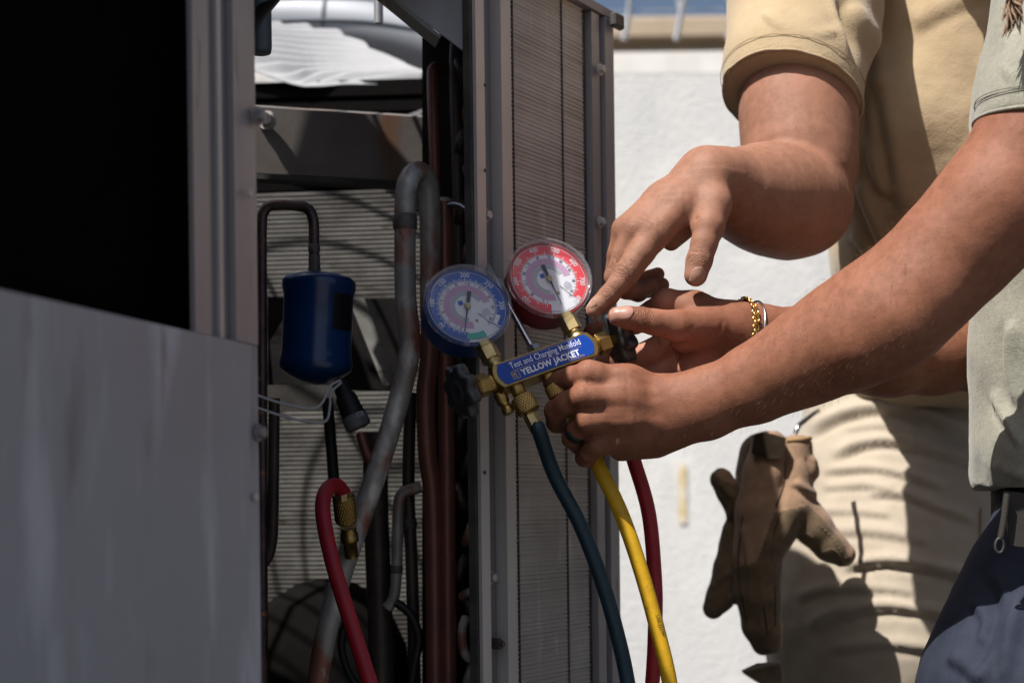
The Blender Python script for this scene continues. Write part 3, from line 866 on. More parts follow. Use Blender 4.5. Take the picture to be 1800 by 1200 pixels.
# pressure switch with its leads
sw0, sw1 = P(596, 672, 1.385), P(636, 762, 1.385); d = unit(sw1 - sw0)
m = MB(); m.lathe(sw0, d, [(-.004, .003), (0, .0075), (.012, .008), (.016, .0105), (.034, .0115)], 20); sw = m.build('pressure_switch', MATS['rubber_black'], ac)
m = MB(); m.lathe(sw0 + d * .0345, d, [(0, .0122), (.001, .0128), (.012, .0128), (.014, .011)], 20); m.build('switch_base', MATS['grey_plastic'], sw)
text('CE', 0.0062, P(628, 733, 1.367), (0.94, 0, 0.34), (-0.34, 0, 0.94), MATS['print_grey'], sw, 'lettering', bold=.01, depth=0.0)
pipe('switch_tube', [(634, 762, 1.385), (646, 800, 1.38), (660, 832, 1.37)], 9, 'pipe_copper')
for pts in ([(440, 690, 1.33), (490, 707, 1.34), (545, 718, 1.35), (566, 708, 1.355), (578, 680, 1.36), (598, 668, 1.37)],
            [(440, 712, 1.33), (500, 732, 1.34), (550, 742, 1.35), (574, 738, 1.355), (580, 712, 1.36), (582, 690, 1.36), (600, 672, 1.37)]):
    m = MB(); m.tube(pxpath(pts), 0.0013, 8); m.build('switch_lead', MATS['cable_white'], ac)
# access port with its brass coupling on the diagonal pipe is built with the red hose

# ------------------------------------------------------------------ duct and bent sheet beyond the fan opening
du = thing('round_duct', P(600, 60, 2.5) - np.array([0, 0, 0.12]), 'fat silver duct seen through the top of the open unit', 'duct')
dp = [P(x, y, 2.5) for x, y in ((330, 40), (450, 46), (560, 50), (660, 60), (760, 84), (860, 125))]
pth = spline(dp, 8)
m = MB(); m.tube(pth, PR(62, 2.5), 40); m.build('duct_shell', MATS['duct_sheet'], du)
m = MB(); m.tube([pth[17] + (pth[18] - pth[17]) * t for t in (0, .25, .5)], PR(63.5, 2.5), 40); m.build('duct_cross_line', MATS['guard_line_grey'], du)  # dark band standing in for the guard's upright line
for ang in (-18, 14, 42):  # raised dark lines put in for the fan guard's wire lines and shadows
    ln = []
    for i, p in enumerate(pth):
        t = unit(pth[min(i + 1, len(pth) - 1)] - pth[max(i - 1, 0)]); u = unit(np.cross(t, (0, 1, 0))); u = u if u[2] > 0 else -u; w = np.array([0, -1.0, 0])
        a = math.radians(ang + 1.2 * i * (1 if ang > 0 else 0.6)); ln.append(p + PR(62.3, 2.5) * (math.sin(a) * u + math.cos(a) * w))
    m = MB(); m.tube(ln, 0.0028, 6); m.build('duct_guard_line', MATS['guard_line_grey'], du)
for sx in (340, 780):
    b = P(sx, 130, 2.5); m = MB(); m.box((b[0], b[1], b[2] / 2), (.02, 0, 0), (0, .02, 0), (0, 0, b[2] / 2)); m.build('duct_stand', MATS['galvanised'], du)

cs = thing('corrugated_sheet', P(600, 150, 2.05), 'bent corrugated metal sheet lying on the unit in full sun', 'metal sheet')
fr = spline([P(x, y, Y) for x, y, Y in ((380, 105, 2.02), (455, 128, 2.02), (515, 148, 2.02), (550, 152, 2.02), (620, 148, 2.03), (742, 149, 2.05))], 14)
bk = spline([P(x, y, Y) for x, y, Y in ((420, 30, 2.28), (470, 50, 2.28), (530, 55, 2.28), (600, 68, 2.26), (660, 100, 2.2), (752, 146, 2.10))], 14)
m = MB(); vs, fs = [], []; nu, nv = len(fr), 121
for i in range(nu):
    for j in range(nv):
        t = j / (nv - 1); p = fr[i] * (1 - t) + bk[i] * t
        amp = 0.014 * min(1.0, t * 7) * (0.5 + 0.5 * math.sin(2 * math.pi * (t * 9 - 6.5 * i / nu))) ** 1.5
        vs.append(p + np.array([0, 0, amp + 0.006 * math.sin(3.1 * t) * math.sin(i * 0.11)]))
for i in range(nu - 1):
    for j in range(nv - 1): fs.append((i * nv + j, (i + 1) * nv + j, (i + 1) * nv + j + 1, i * nv + j + 1))
m.add(vs, fs, True); cso = m.build('sheet', MATS['corrugated_metal'], cs)
sd = cso.modifiers.new('thickness', 'SOLIDIFY'); sd.thickness = 0.0012

# ------------------------------------------------------------------ the gauge manifold
mat('brass', (0.48, 0.33, 0.11), 0.30, 0.95, color2=(0.34, 0.23, 0.085), nscale=90, ndet=6, rough2=0.45, bump=0.06, bscale=500, bdist=0.0004)
mat('brass_pale', (0.56, 0.44, 0.22), 0.36, 0.9, color2=(0.42, 0.32, 0.15), nscale=120, ndet=6, rough2=0.5, bump=0.06, bscale=500, bdist=0.0004)
mat('label_blue', (0.004, 0.055, 0.36), 0.35, color2=(0.004, 0.048, 0.32), nscale=300)
mat('label_white', (0.72, 0.74, 0.78), 0.5)
mat('label_gold', (0.55, 0.36, 0.12), 0.45, 0.4)
mat('gauge_blue', (0.004, 0.055, 0.26), 0.42, spec=0.35, bump=0.05, bscale=400)
mat('gauge_red', (0.30, 0.008, 0.014), 0.42, spec=0.35, bump=0.05, bscale=400)
mat('dial_white', (0.72, 0.74, 0.80), 0.6)
mat('dial_blue', (0.006, 0.085, 0.42), 0.55)
mat('dial_red', (0.72, 0.03, 0.045), 0.55)
mat('dial_pink', (0.52, 0.34, 0.50), 0.6)
mat('dial_pink_dark', (0.50, 0.20, 0.42), 0.6)
mat('dial_green', (0.36, 0.50, 0.50), 0.6)
mat('dial_zone_green', (0.05, 0.42, 0.30), 0.6)
mat('dial_ink', (0.02, 0.03, 0.08), 0.6)
mat('needle_black', (0.01, 0.013, 0.02), 0.4)
mat('steel_bright', (0.45, 0.46, 0.48), 0.28, 0.95, color2=(0.36, 0.37, 0.39), nscale=120)
mat('knob_black', (0.034, 0.038, 0.043), 0.38, spec=0.5, bump=0.2, bscale=350, bdist=0.0005)
mat('knob_relief', (0.09, 0.095, 0.10), 0.5)
clear_mat('lens_clear', (0.985, 0.985, 0.99), 0.035, 0.03, 0.06)
clear_mat('bezel_clear', (0.94, 0.95, 0.97), 0.10, 0.06, 0.06)

MO = P(955, 640, 1.25)
FN = unit((0.228, -0.906, 0.355))
MX = unit((0.876, 0.350, 0.333)); MX = unit(MX - FN * np.dot(MX, FN))
MY = -FN
MZ = np.cross(MX, MY)
def L_(x, y, z): return MO + (MX * x + MY * y + MZ * z) * 0.001
mg = thing('manifold_gauge_set', MO, 'brass test manifold with blue and red pressure gauges held over the service opening', 'gauge set')
def barpoly(hx, hz, bow):
    pts = []
    for i in range(9):
        t = -1 + i / 4; pts.append((hx + bow * (1 - t * t), hz * t))
    for i in range(9):
        t = 1 - i / 4; pts.append((-hx - bow * (1 - t * t), hz * t))
    return pts
m = MB()
pl = barpoly(47.5, 11.8, 4.5)
n_ = len(pl)
rings = []
for (y, s) in ((11, 0.94), (10, 1.0), (-8.6, 1.0), (-9.8, 0.965)):
    rings.append([L_(x * (s if abs(s - 1) < 1e-6 else (1 - (1 - s) * 0.35)), y, z * s) for x, z in pl])
vs = [p for r in rings for p in r]; fs = []
for i in range(3):
    for k in range(n_): fs.append((i * n_ + k, (i + 1) * n_ + k, (i + 1) * n_ + (k + 1) % n_, i * n_ + (k + 1) % n_))
fs.append(tuple(range(n_))); fs.append(tuple(range(4 * n_ - 1, 3 * n_ - 1, -1)))
m.add(vs, fs); m.build('manifold_bar', MATS['brass'], mg)
m = MB(); pl2 = barpoly(43.5, 9.9, 4.2)
m.prism(L_(0, -9.8, 0), MX * 0.001, MZ * 0.001, pl2, -0.0002, 0.00045, un=FN); lb = m.build('label_plate', MATS['label_blue'], mg, label='blue nameplate with white lettering and gold rules')
FY = -10.3
def lp(x, z, y=FY): return L_(x, y, z)
text('Test and Charging Manifold', 0.0082, lp(-34, 2.2), MX, MZ, MATS['label_white'], lb, xs=0.78, bold=0.006)
text('YELLOW JACKET', 0.0080, lp(-26.8, -6.9), MX, MZ, MATS['label_white'], lb, xs=0.93, bold=0.034, spacing=1.04)
text('Date Code 2024', 0.0026, lp(18.0, -9.2), MX, MZ, MATS['label_gold'], lb, xs=0.95, bold=0.004)
def bar(x0, x1, z0, z1):
    m = MB(); m.box(lp((x0 + x1) / 2, (z0 + z1) / 2, FY), MX * (x1 - x0) * .0005, FN * .00012, MZ * (z1 - z0) * .0005); m.build('gold_rule', MATS['label_gold'], lb)
bar(-33, 34, 8.5, 8.8); bar(-33, 36, 0.1, 0.4)
x0, x1, z0, z1 = -36.2, -29.0, -8.0, -0.8
bar(x0, x1, z0, z0 + .45); bar(x0, x1, z1 - .45, z1); bar(x0, x0 + .45, z0 + .46, z1 - .46); bar(x1 - .45, x1, z0 + .46, z1 - .46)
text('YJ', 0.0062, lp(-35.4, -6.6), MX, MZ, MATS['label_gold'], lb, 'emblem', xs=0.72, bold=0.02)

def cyl(name, o, axis, prof, mt, parent=mg, n=28, smooth=True, xref=None, label=None, rfun=None, caps=True):
    m = MB(); m.lathe(o, axis, prof, n, smooth, xref, rfun, caps); return m.build(name, MATS[mt] if isinstance(mt, str) else mt, parent, label=label)
def mm(prof): return [(a * .001, b * .001) for a, b in prof]

def gauge(x, zc, cmat, dmat, vmax, nums, pointer, label, tick_minor, tick_major, inner):
    C = L_(x, 0, zc)
    case = cyl('pressure_gauge', C, FN, mm([(-26, 20), (-26, 33), (-24.5, 35.6), (-21, 36.8), (2, 37.2), (4.4, 38.0), (4.4, 36.2), (3.0, 35.0)]), cmat, mg, 64, label=label)
    dz = 5.0
    def D(r, a, h): return C + (FN * h + MX * r * math.sin(a) + MZ * r * math.cos(a)) * .001
    def annulus(name, r0, r1, a0, a1, h, mt, seg=72):
        m = MB(); vs, fs = [], []
        for i in range(seg + 1):
            a = math.radians(a0 + (a1 - a0) * i / seg); vs += [D(r0, a, h), D(r1, a, h)]
        for i in range(seg): fs.append((2 * i, 2 * i + 1, 2 * i + 3, 2 * i + 2))
        m.add(vs, fs); return m.build(name, MATS[mt], case)
    cyl('dial_face', C, FN, mm([(4.2, 34.8), (4.4, 34.8)]), 'dial_white', case, 64)
    annulus('scale_band', 25.2, 34.4, -158, 148, 4.55, dmat)
    annulus('dial_ring', 15.0, 21.6, -172, 96, 4.55, 'dial_pink')
    annulus('dial_ring', 11.0, 15.0, -160, 84, 4.56, 'dial_green')
    for r in (11.6, 13.4, 16.3, 18.6): annulus('dial_line', r, r + .35, -168, 84, 4.66, 'dial_pink_dark')
    if inner == 'blue':
        annulus('retard_zone', 26.0, 32.0, 172, 206, 4.58, 'dial_zone_green', 20)
        annulus('dial_patch', 26.2, 30.2, 126, 146, 4.64, 'dial_white', 12)
    else:
        m = MB()
    step = 300.0 / vmax
    def ang(v): return (v - vmax / 2) * step
    m = MB(); mk = MB()
    for k in range(int(vmax / tick_minor) + 1):
        v = k * tick_minor; a = math.radians(ang(v)); big = abs(v / tick_major - round(v / tick_major)) < 1e-6
        r0, r1, w = (24.8, 28.6, 0.30) if big else ((25.2, 27.2, 0.15) if v % (tick_major / 2) else (25.0, 28.4, 0.18))
        t = (MX * math.cos(a) - MZ * math.sin(a)) * w * .001
        m.add([D(r0, a, 4.70) - t, D(r0, a, 4.70) + t, D(r1, a, 4.70) + t, D(r1, a, 4.70) - t], [(0, 1, 2, 3)])
        if k % 2 == 0:
            r0b = 22.2 if big else 23.6; t2 = t * 0.9
            mk.add([D(r0b, a, 4.70) - t2, D(r0b, a, 4.70) + t2, D(24.9, a, 4.70) + t2, D(24.9, a, 4.70) - t2], [(0, 1, 2, 3)])
    m.build('scale_ticks', MATS['label_white'], case, kind='stuff'); mk.build('inner_ticks', MATS['dial_ink'], case, kind='stuff')
    for v in nums:
        a = math.radians(ang(v)); up = MX * math.sin(a) + MZ * math.cos(a); rt = MX * math.cos(a) - MZ * math.sin(a)
        text(str(v), 0.0064, D(29.2, a, 4.75), rt, up, MATS['label_white'], case, 'numeral', bold=0.012, xs=0.9, align='CENTER', depth=0.0)
    for k, s in enumerate(('5', '10', '15', '20', '25', '30', '35', '40', '45', '50', '55') if inner == 'red' else ('0', '3', '6', '9', '12', '15', '18', '21', '24', '30', '38')):
        a = math.radians(-140 + k * 28); up = MX * math.sin(a) + MZ * math.cos(a); rt = MX * math.cos(a) - MZ * math.sin(a)
        text(s, 0.0038, D(21.7, a, 4.75), rt, up, MATS['dial_ink'], case, 'numeral', bold=0.008, xs=0.85, align='CENTER', depth=0.0)
    # small print in the lower right and the square emblem
    for (s, r, aa, sz) in (('REFRIGERANT', 20.5, 150, 0.0021), ('PSI', 13.0, 150, 0.0026), ('C', 24.5, 156, 0.0026)):
        a = math.radians(aa); rt = unit(MX * 0.45 - MZ * 0.9); up = unit(MX * 0.9 + MZ * 0.45)
        text(s, sz, D(r, a, 4.75), rt, up, MATS['dial_ink'], case, 'small_print', align='CENTER', depth=0.0)
    m = MB(); m.box(D(6.6, math.radians(-38), 4.62), MX * .0022, FN * .00004, MZ * .0022); m.build('emblem', MATS['dial_blue'], case)
    cyl('screw', D(15.5, math.radians(172), 4.6), FN, mm([(0, 1.3), (.5, 1.3), (.6, .9)]), 'brass', case, 12)
    cyl('clear_button', D(17.5, math.radians(128), 4.8), FN, mm([(0, 3.6), (.8, 3.6), (1.2, 3.0)]), 'bezel_clear', case, 20)
    # pointer with its broad tail
    a = math.radians(pointer); u = MX * math.sin(a) + MZ * math.cos(a); w = MX * math.cos(a) - MZ * math.sin(a); c = C + FN * .0062
    poly = [(-1.9, -14.5), (1.9, -14.5), (1.5, -5), (1.0, 0), (0.45, 12), (0.15, 28), (-0.15, 28), (-0.45, 12), (-1.0, 0), (-1.5, -5)]
    m = MB(); m.prism(c, w * .001, u * .001, poly, 0, .0004, un=FN); m.build('needle', MATS['needle_black'], case)
    cyl('needle_hub', c, FN, mm([(-1.4, 2.9), (0.9, 2.9), (1.5, 2.4)]), 'brass_pale', case, 24)
    # clear lens, bezel ring and the little moulded lugs
    m = MB(); m.lathe(C, FN, mm([(10.6, 34.6), (11.6, 32), (12.1, 20), (12.3, 8), (12.3, .01)]), 64, caps=False); m.build('lens', MATS['lens_clear'], case)
    cyl('bezel', C, FN, mm([(4.6, 38.3), (4.6, 39.3), (8.4, 39.4), (11.3, 38.8), (12.4, 37.6), (12.4, 36.2), (10.7, 34.9), (6.6, 34.9)]), 'bezel_clear', case, 72, caps=False)
    for aa in (75, 208, 318):
        a = math.radians(aa); u = MX * math.sin(a) + MZ * math.cos(a); w = MX * math.cos(a) - MZ * math.sin(a)
        m = MB(); m.box(C + (FN * 9.2 + u * 39.6) * .001, w * .0032, u * .0009, FN * .0022, bev=.0005); m.build('bezel_lug', MATS['bezel_clear'], case)
    # stem: collar, hexagon, threaded neck
    m = MB(); m.lathe(L_(x, 0, 11.4), MZ, mm([(0, 7.2), (2.2, 7.4), (3.2, 6.2), (5, 6.0), (6.4, 7.2), (8.0, 7.0), (8.0, 5.4)]), 24); m.build('stem_collar', MATS['brass_pale'], case)
    m = MB(); m.lathe(L_(x, 0, 19.3), MZ, mm([(0, 8.0), (.7, 9.0), (12.3, 9.0), (13, 8.0), (18, 8.0)]), 6, False, xref=MX * .966 + FN * .26); m.build('stem_hexagon', MATS['brass_pale'], case)
    return case
gauge(-41.5, 72.5, 'gauge_blue', 'dial_blue', 350, (50, 100, 150, 200, 250, 300, 350), 212, 'blue low-side pressure gauge', 2.5, 50 / 2, 'blue')
gauge(41.5, 72.5, 'gauge_red', 'dial_red', 800, (100, 200, 300, 400, 500, 600, 700, 800), 182, 'red high-side pressure gauge', 10, 100 / 2, 'red')

# valve bonnets and lobed hand wheels at both ends
def handwheel(sgn, xb, xk, label):
    ax = unit(MX * sgn + FN * (0.16 if sgn < 0 else 0.0))
    m = MB(); m.lathe(L_(sgn * xb, 1, 0), ax, mm([(0, 7.6), (4, 7.8), (5.4, 7.0)]), 24); m.build('valve_collar', MATS['brass'], mg)
    m = MB(); m.lathe(L_(sgn * xb, 1, 0) + ax * .0052, ax, mm([(0, 9.0), (1, 10.2), (11, 10.2), (13, 8.4)]), 6, False, xref=MZ * .9 + FN * .43); m.build('valve_bonnet', MATS['brass'], mg)
    m = MB(); m.lathe(L_(sgn * xb, 1, 0) + ax * .0176, ax, mm([(0, 5.2), (xk - xb - 17, 4.6)]), 20); m.build('valve_stem', MATS['brass'], mg)
    o = L_(sgn * xb, 1, 0) + ax * (xk - xb) * .001
    lob = lambda t, i: 1.0 + (0.115 * math.cos(8 * t) if 1 <= i <= 6 else 0.05 * math.cos(8 * t))
    m = MB()
    m.lathe(o, ax, mm([(0, 9), (0.4, 19.5), (2.0, 22.0), (6, 22.6), (9.6, 22.4), (11.2, 20.6), (11.9, 18.8), (11.4, 15.6), (11.2, 9.5), (12.4, 9.0), (12.6, 7.6), (11.6, 6.6), (11.5, .01)]), 128, True, xref=MZ, rfun=lob)
    kn = m.build('hand_wheel', MATS['knob_black'], mg, label=label)
    s_ = 'YELLOW JACKET '
    for i, ch in enumerate(s_):
        if ch == ' ': continue
        a = 2 * math.pi * (i + 0.5) / len(s_) * sgn * -1
        f = unit(ax); e1 = MZ; e2 = np.cross(f, e1)
        up = e1 * math.cos(a) + e2 * math.sin(a); rt = np.cross(up, f)
        text(ch, .0046, o + ax * .0115 + up * .0110, rt, up, MATS['knob_relief'], kn, 'raised_letter', align='CENTER', depth=.00035)
    return kn
handwheel(-1, 50.5, 76.0, 'black lobed hand wheel beside the blue gauge')
handwheel(1, 50.5, 74.0, 'black lobed hand wheel under the thumb')

# lower ports
def port(x, y, z0, prof, mt='brass', name='port'):
    m = MB(); m.lathe(L_(x, y, z0), -MZ, mm(prof), 24); return m.build(name, MATS[mt], mg)
port(-33, 0, -11.6, [(0, 6.6), (8.5, 6.6), (9.0, 5.2), (12, 5.0)])
port(0, 1, -11.6, [(0, 7.4), (3, 7.4), (3.4, 6.0), (6, 6.0)])
thr = [(0, 5.2)]
for i in range(6): thr += [(1.2 + i * 1.6, 5.6), (2.0 + i * 1.6, 4.8)]
port(0, 1, -17.4, thr + [(11.5, 4.2)], 'brass', 'threaded_port')
port(33, 1, -11.6, [(0, 6.6), (9, 6.6), (9.5, 5.2), (14, 5.0)])
# core depressor housing and small cap behind the left end
m = MB(); m.lathe(L_(-46, 9, -9), -MZ, mm([(0, 6), (9, 6), (10, 4.6), (13, 4.6), (14, 5.6), (19, 5.6), (20, 4.6)]), 20); m.build('side_port', MATS['brass'], mg)
# hook of bright rod from the top of the bar
m = MB(); m.lathe(L_(0, 4, 11.2), MZ, mm([(0, 6.4), (3.4, 6.4), (4, 4.6)]), 20); m.build('hook_boss', MATS['brass_pale'], mg)
m = MB(); m.lathe(L_(0, 4, 15.4), MZ, mm([(0, 5.4), (.5, 6.0), (5.2, 6.0), (5.8, 5.2)]), 6, False); m.build('hook_nut', MATS['steel_bright'], mg)
hk = [L_(0, 4, 17), L_(0, 5, 28)] + [P(x, y, Y) for x, y, Y in ((880, 510, 1.285), (855, 465, 1.315), (840, 440, 1.335), (835, 415, 1.35), (833, 395, 1.36), (826, 376, 1.37), (813, 364, 1.385), (800, 360, 1.395), (790, 362, 1.40))]
m = MB(); m.tube(spline(hk, 8), 0.0030, 12); m.build('hanging_hook', MATS['steel_bright'], mg)

# ------------------------------------------------------------------ hoses
mat('hose_blue', (0.004, 0.028, 0.045), 0.55, color2=(0.003, 0.022, 0.036), nscale=60, bump=0.15, bscale=500, bdist=0.0005)
mat('hose_yellow', (0.62, 0.36, 0.006), 0.55, color2=(0.50, 0.28, 0.006), nscale=90, ndet=8, ramp=(0.42, 0.7), bump=0.3, bscale=420, bdist=0.0006,
    streak=[((0.28, 0.16, 0.02), 160, (1, 1, 1), 0.64, 0.74)])
mat('hose_red', (0.38, 0.012, 0.025), 0.5, color2=(0.31, 0.010, 0.020), nscale=70, bump=0.15, bscale=420, bdist=0.0005)
mat('hose_print', (0.09, 0.05, 0.01), 0.6)
def hose(name, path, r, mt, label):
    o = thing(name, path[len(path) // 2], label, 'hose')
    m = MB(); m.tube(path, r, 20); m.build('hose_tube', MATS[mt], o)
    return o
def knurl(o, axis, parent, r=.0100, ln=.0165, nk=26):
    m = MB(); prof = [(0, r * .82), (ln * .06, r * .97)]; rows = 22
    for i in range(rows + 1): prof.append((ln * (.08 + .84 * i / rows), r))
    prof += [(ln * .94, r * .97), (ln, r * .82)]
    def rf(t, i):
        if 2 <= i <= rows + 2:
            ph = (i - 2) * 0.95
            return 0.95 + 0.085 * (0.5 + 0.5 * math.cos(nk * t + ph)) ** .7 * (0.5 + 0.5 * math.cos(nk * t - ph)) ** .7
        return 1
    m.lathe(o, axis, prof, 204, True, rfun=rf); return m.build('knurled_nut', MATS['brass'], parent)
def ferrule(o, axis, parent, r=.0075, ln=.020):
    m = MB(); m.lathe(o, axis, [(0, r * .72), (.002, r * .8), (.003, r), (ln * .9, r), (ln, r * .94)], 8, False); return m.build('ferrule', MATS['brass_pale'], parent)
# blue hose on the left port
e = L_(-33, 0, -57)
bp = [L_(-33, 0, -54), e] + [P(x, y, Y) for x, y, Y in ((975, 835, 1.25), (1019, 920, 1.245), (1055, 1012, 1.24), (1084, 1110, 1.235), (1106, 1215, 1.23), (1130, 1400, 1.22))]
bp += [np.array([0.12, 1.17, 0.45]), np.array([0.16, 1.05, 0.12]), np.array([0.30, 0.90, 0.012]), np.array([0.6, 0.8, 0.010])]
bh = hose('blue_hose', spline(bp, 10), .0066, 'hose_blue', 'dark blue charging hose hanging from the blue gauge side')
knurl(L_(-33, 0, -21), -MZ, bh); ferrule(L_(-33, 0, -37.6), -MZ, bh)
# yellow hose from the middle port, through the fist
yp = [L_(0, 1, -30), L_(6, 2, -48)] + [P(x, y, Y) for x, y, Y in ((1040, 795, 1.262), (1052, 820, 1.262), (1091, 900, 1.255), (1126, 1000, 1.25), (1156, 1108, 1.245), (1179, 1210, 1.24), (1205, 1400, 1.23))]
yp += [np.array([0.20, 1.18, 0.42]), np.array([0.26, 1.08, 0.12]), np.array([0.42, 0.95, 0.012]), np.array([0.75, 0.9, 0.010])]
ypath = spline(yp, 10)
yh = hose('yellow_hose', ypath, .0068, 'hose_yellow', 'scuffed yellow charging hose hanging below the closed hand')
knurl(L_(0, 1, -21), -MZ, yh, .0092, .012)
def hose_print(s, px0, py0, px1, py1, Y, size):
    d = unit(P(px1, py1, Y) - P(px0, py0, Y)); o = P(px0, py0, Y)
    u = unit(np.cross(np.array([0, -1.0, 0]), d)); text(s, size, o, d, u, MATS['hose_print'], yh, 'printed_lettering', depth=0.0, bold=.008)
hose_print('SAE J2196', 1152, 1080, 1166, 1126, 1.2385, .0048)
# red hose: from the right port down, under, and back up to the unit's access port
cp = P(612, 966, 1.335); cpa = unit(P(606, 868, 1.30) - P(617, 966, 1.33))
rp = [L_(33, 1, -24), L_(35, 3, -34)] + [P(x, y, Y) for x, y, Y in ((1090, 740, 1.30), (1116, 815, 1.31), (1140, 900, 1.31), (1150, 1000, 1.31), (1152, 1080, 1.305), (1146, 1210, 1.30), (1120, 1500, 1.28))]
rp += [np.array([0.06, 1.25, 0.35]), np.array([-0.02, 1.22, 0.24]), np.array([-0.09, 1.22, 0.36])]
rp += [P(x, y, Y) for x, y, Y in ((690, 1300, 1.20), (656, 1215, 1.205), (622, 1110, 1.215), (588, 1000, 1.225), (570, 920, 1.24), (568, 880, 1.25), (577, 858, 1.262), (592, 853, 1.277), (604, 866, 1.29))]
rh = hose('red_hose', spline(rp, 10), .0068, 'hose_red', 'red hose running from the manifold to the brass access port inside the unit')
knurl(P(603, 868, 1.292), -cpa, rh, .0100, .030); ferrule(P(601, 860, 1.285), -cpa, rh, .0070, .010)
cyl('access_port', P(612, 925, 1.315), -cpa, mm([(0, 7.2), (8, 7.2), (8.4, 8.6), (15, 8.6), (16, 6.5), (32, 6.5)]), 'brass', ac, 20)

# ------------------------------------------------------------------ skin and cloth
mat('skin_warm', (0.200, 0.081, 0.047), 0.60, color2=(0.256, 0.108, 0.065), nscale=110, ndet=8, bump=0.75, bscale=1100, bdist=0.0004, bump2=0.12, bscale2=330, sss=0.10, spec=0.26, folds=0.0007,
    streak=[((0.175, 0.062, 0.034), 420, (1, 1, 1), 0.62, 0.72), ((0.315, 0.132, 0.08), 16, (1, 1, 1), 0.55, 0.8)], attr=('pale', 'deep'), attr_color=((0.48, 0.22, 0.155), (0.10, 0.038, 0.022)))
mat('skin_tan', (0.250, 0.121, 0.079), 0.60, color2=(0.308, 0.153, 0.102), nscale=110, ndet=8, bump=0.75, bscale=1100, bdist=0.0004, bump2=0.12, bscale2=330, sss=0.10, spec=0.26, folds=0.0007,
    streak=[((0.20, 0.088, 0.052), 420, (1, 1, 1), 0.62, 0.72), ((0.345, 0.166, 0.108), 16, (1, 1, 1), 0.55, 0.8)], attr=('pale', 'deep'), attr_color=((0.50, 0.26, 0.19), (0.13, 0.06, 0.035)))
mat('nail_tan', (0.33, 0.185, 0.135), 0.34, color2=(0.37, 0.215, 0.16), nscale=200, spec=0.5)
mat('nail', (0.40, 0.205, 0.16), 0.34, color2=(0.44, 0.24, 0.19), nscale=200, spec=0.5, coat=0.15)
mat('shirt_tan', (0.45, 0.35, 0.222), 0.9, color2=(0.395, 0.30, 0.185), nscale=14, ndet=8, bump=0.6, bscale=520, bdist=0.0008, bump2=0.25, bscale2=90, sheen=0.25, spec=0.2)
mat('shirt_sage', (0.235, 0.232, 0.185), 0.9, color2=(0.295, 0.288, 0.24), nscale=260, ndet=6, bump=0.6, bscale=600, bdist=0.0008, bump2=0.25, bscale2=90, sheen=0.25, spec=0.2)
mat('trousers_khaki', (0.43, 0.372, 0.30), 0.85, color2=(0.39, 0.336, 0.268), nscale=30, ndet=6, bump=0.4, bscale=900, bdist=0.0005, bump2=0.2, bscale2=60, sheen=0.15, spec=0.2)
mat('trousers_navy', (0.022, 0.027, 0.044), 0.8, color2=(0.030, 0.036, 0.056), nscale=40, ndet=6, bump=0.4, bscale=700, bdist=0.0006, bump2=0.25, bscale2=50, spec=0.15)
mat('thread_dark', (0.25, 0.185, 0.10), 0.9)
mat('thread_sage', (0.17, 0.165, 0.13), 0.9)
mat('thread_navy', (0.10, 0.11, 0.15), 0.9)
mat('webbing', (0.018, 0.015, 0.012), 0.85, bump=0.5, bscale=500)
mat('hair_brown', (0.16, 0.09, 0.05), 0.5, color2=(0.22, 0.13, 0.07), nscale=80)
mat('boot_leather', (0.13, 0.09, 0.055), 0.6, color2=(0.10, 0.07, 0.04), nscale=30, bump=0.2, bscale=200)

def eval_hand(groups, extra_k=0.0012):
    """groups: dict palm=[cones], kp, fingers=[[cones],..], kf, kj ; arm=[cones], ka"""
    palm, kp = groups['palm'], groups['kp']
    arm, ka = groups['arm'], groups['ka']
    fingers, kf, kj = groups['fingers'], groups['kf'], groups['kj']
    rest = groups.get('rest', [])
    def f(p):
        base = field_cones(p, palm, kp)
        ar = field_cones(p, arm, ka)
        base = smin(base, ar, groups.get('kw', 0.012))
        if rest: base = smin(base, field_cones(p, rest, groups.get('kr', 0.01)), groups.get('kr2', 0.006))
        d = base
        for fg in fingers:
            lo = np.min([np.minimum(a - ra, b - rb) for a, b, ra, rb in fg], 0) - 0.02
            hi = np.max([np.maximum(a + ra, b + rb) for a, b, ra, rb in fg], 0) + 0.02
            m = ((p > lo) & (p < hi)).all(1)
            if m.any():
                e = field_cones(p[m], fg, kf)
                d[m] = smin(d[m], smin(base[m], e, kj), extra_k)
        return d
    return f
def bounds(*lists):
    al = [c for l in lists for c in l]
    lo = np.min([np.minimum(a - ra, b - rb) for a, b, ra, rb in al], 0) - 0.03
    hi = np.max([np.maximum(a + ra, b + rb) for a, b, ra, rb in al], 0) + 0.03
    return lo, hi
def crease(v, nrm, disp, p, u, n, offs, w, depth, reach, store=None, gain=0.8):
    """fine folds across a joint: grooves at offs along u, only on the side of n"""
    r = v - p; s = r @ u; dist = np.linalg.norm(r - s[:, None] * u, axis=1)
    msk = sm01(nrm @ n, 0.05, 0.55) * np.exp(-(np.abs(s) / (reach)) ** 4) * (dist < reach * 2.2)
    lat = r @ np.cross(u, n)
    if store is not None:
        fs_, fm_ = store; w_ = msk * gain > fm_
        fs_[w_] = (s + 9 * lat * lat * np.sign(s))[w_]; fm_[w_] = msk[w_] * gain
    depth = depth * 0.35
    for i, o in enumerate(offs):
        bend = o + 0.09 * lat * math.sin(i * 2.3) + 12 * lat * lat * np.sign(o + 1e-9)
        disp -= depth * msk * np.exp(-((s - bend) / w) ** 2)
        disp += 0.35 * depth * msk * np.exp(-((s - bend - 1.6 * w) / w) ** 2)
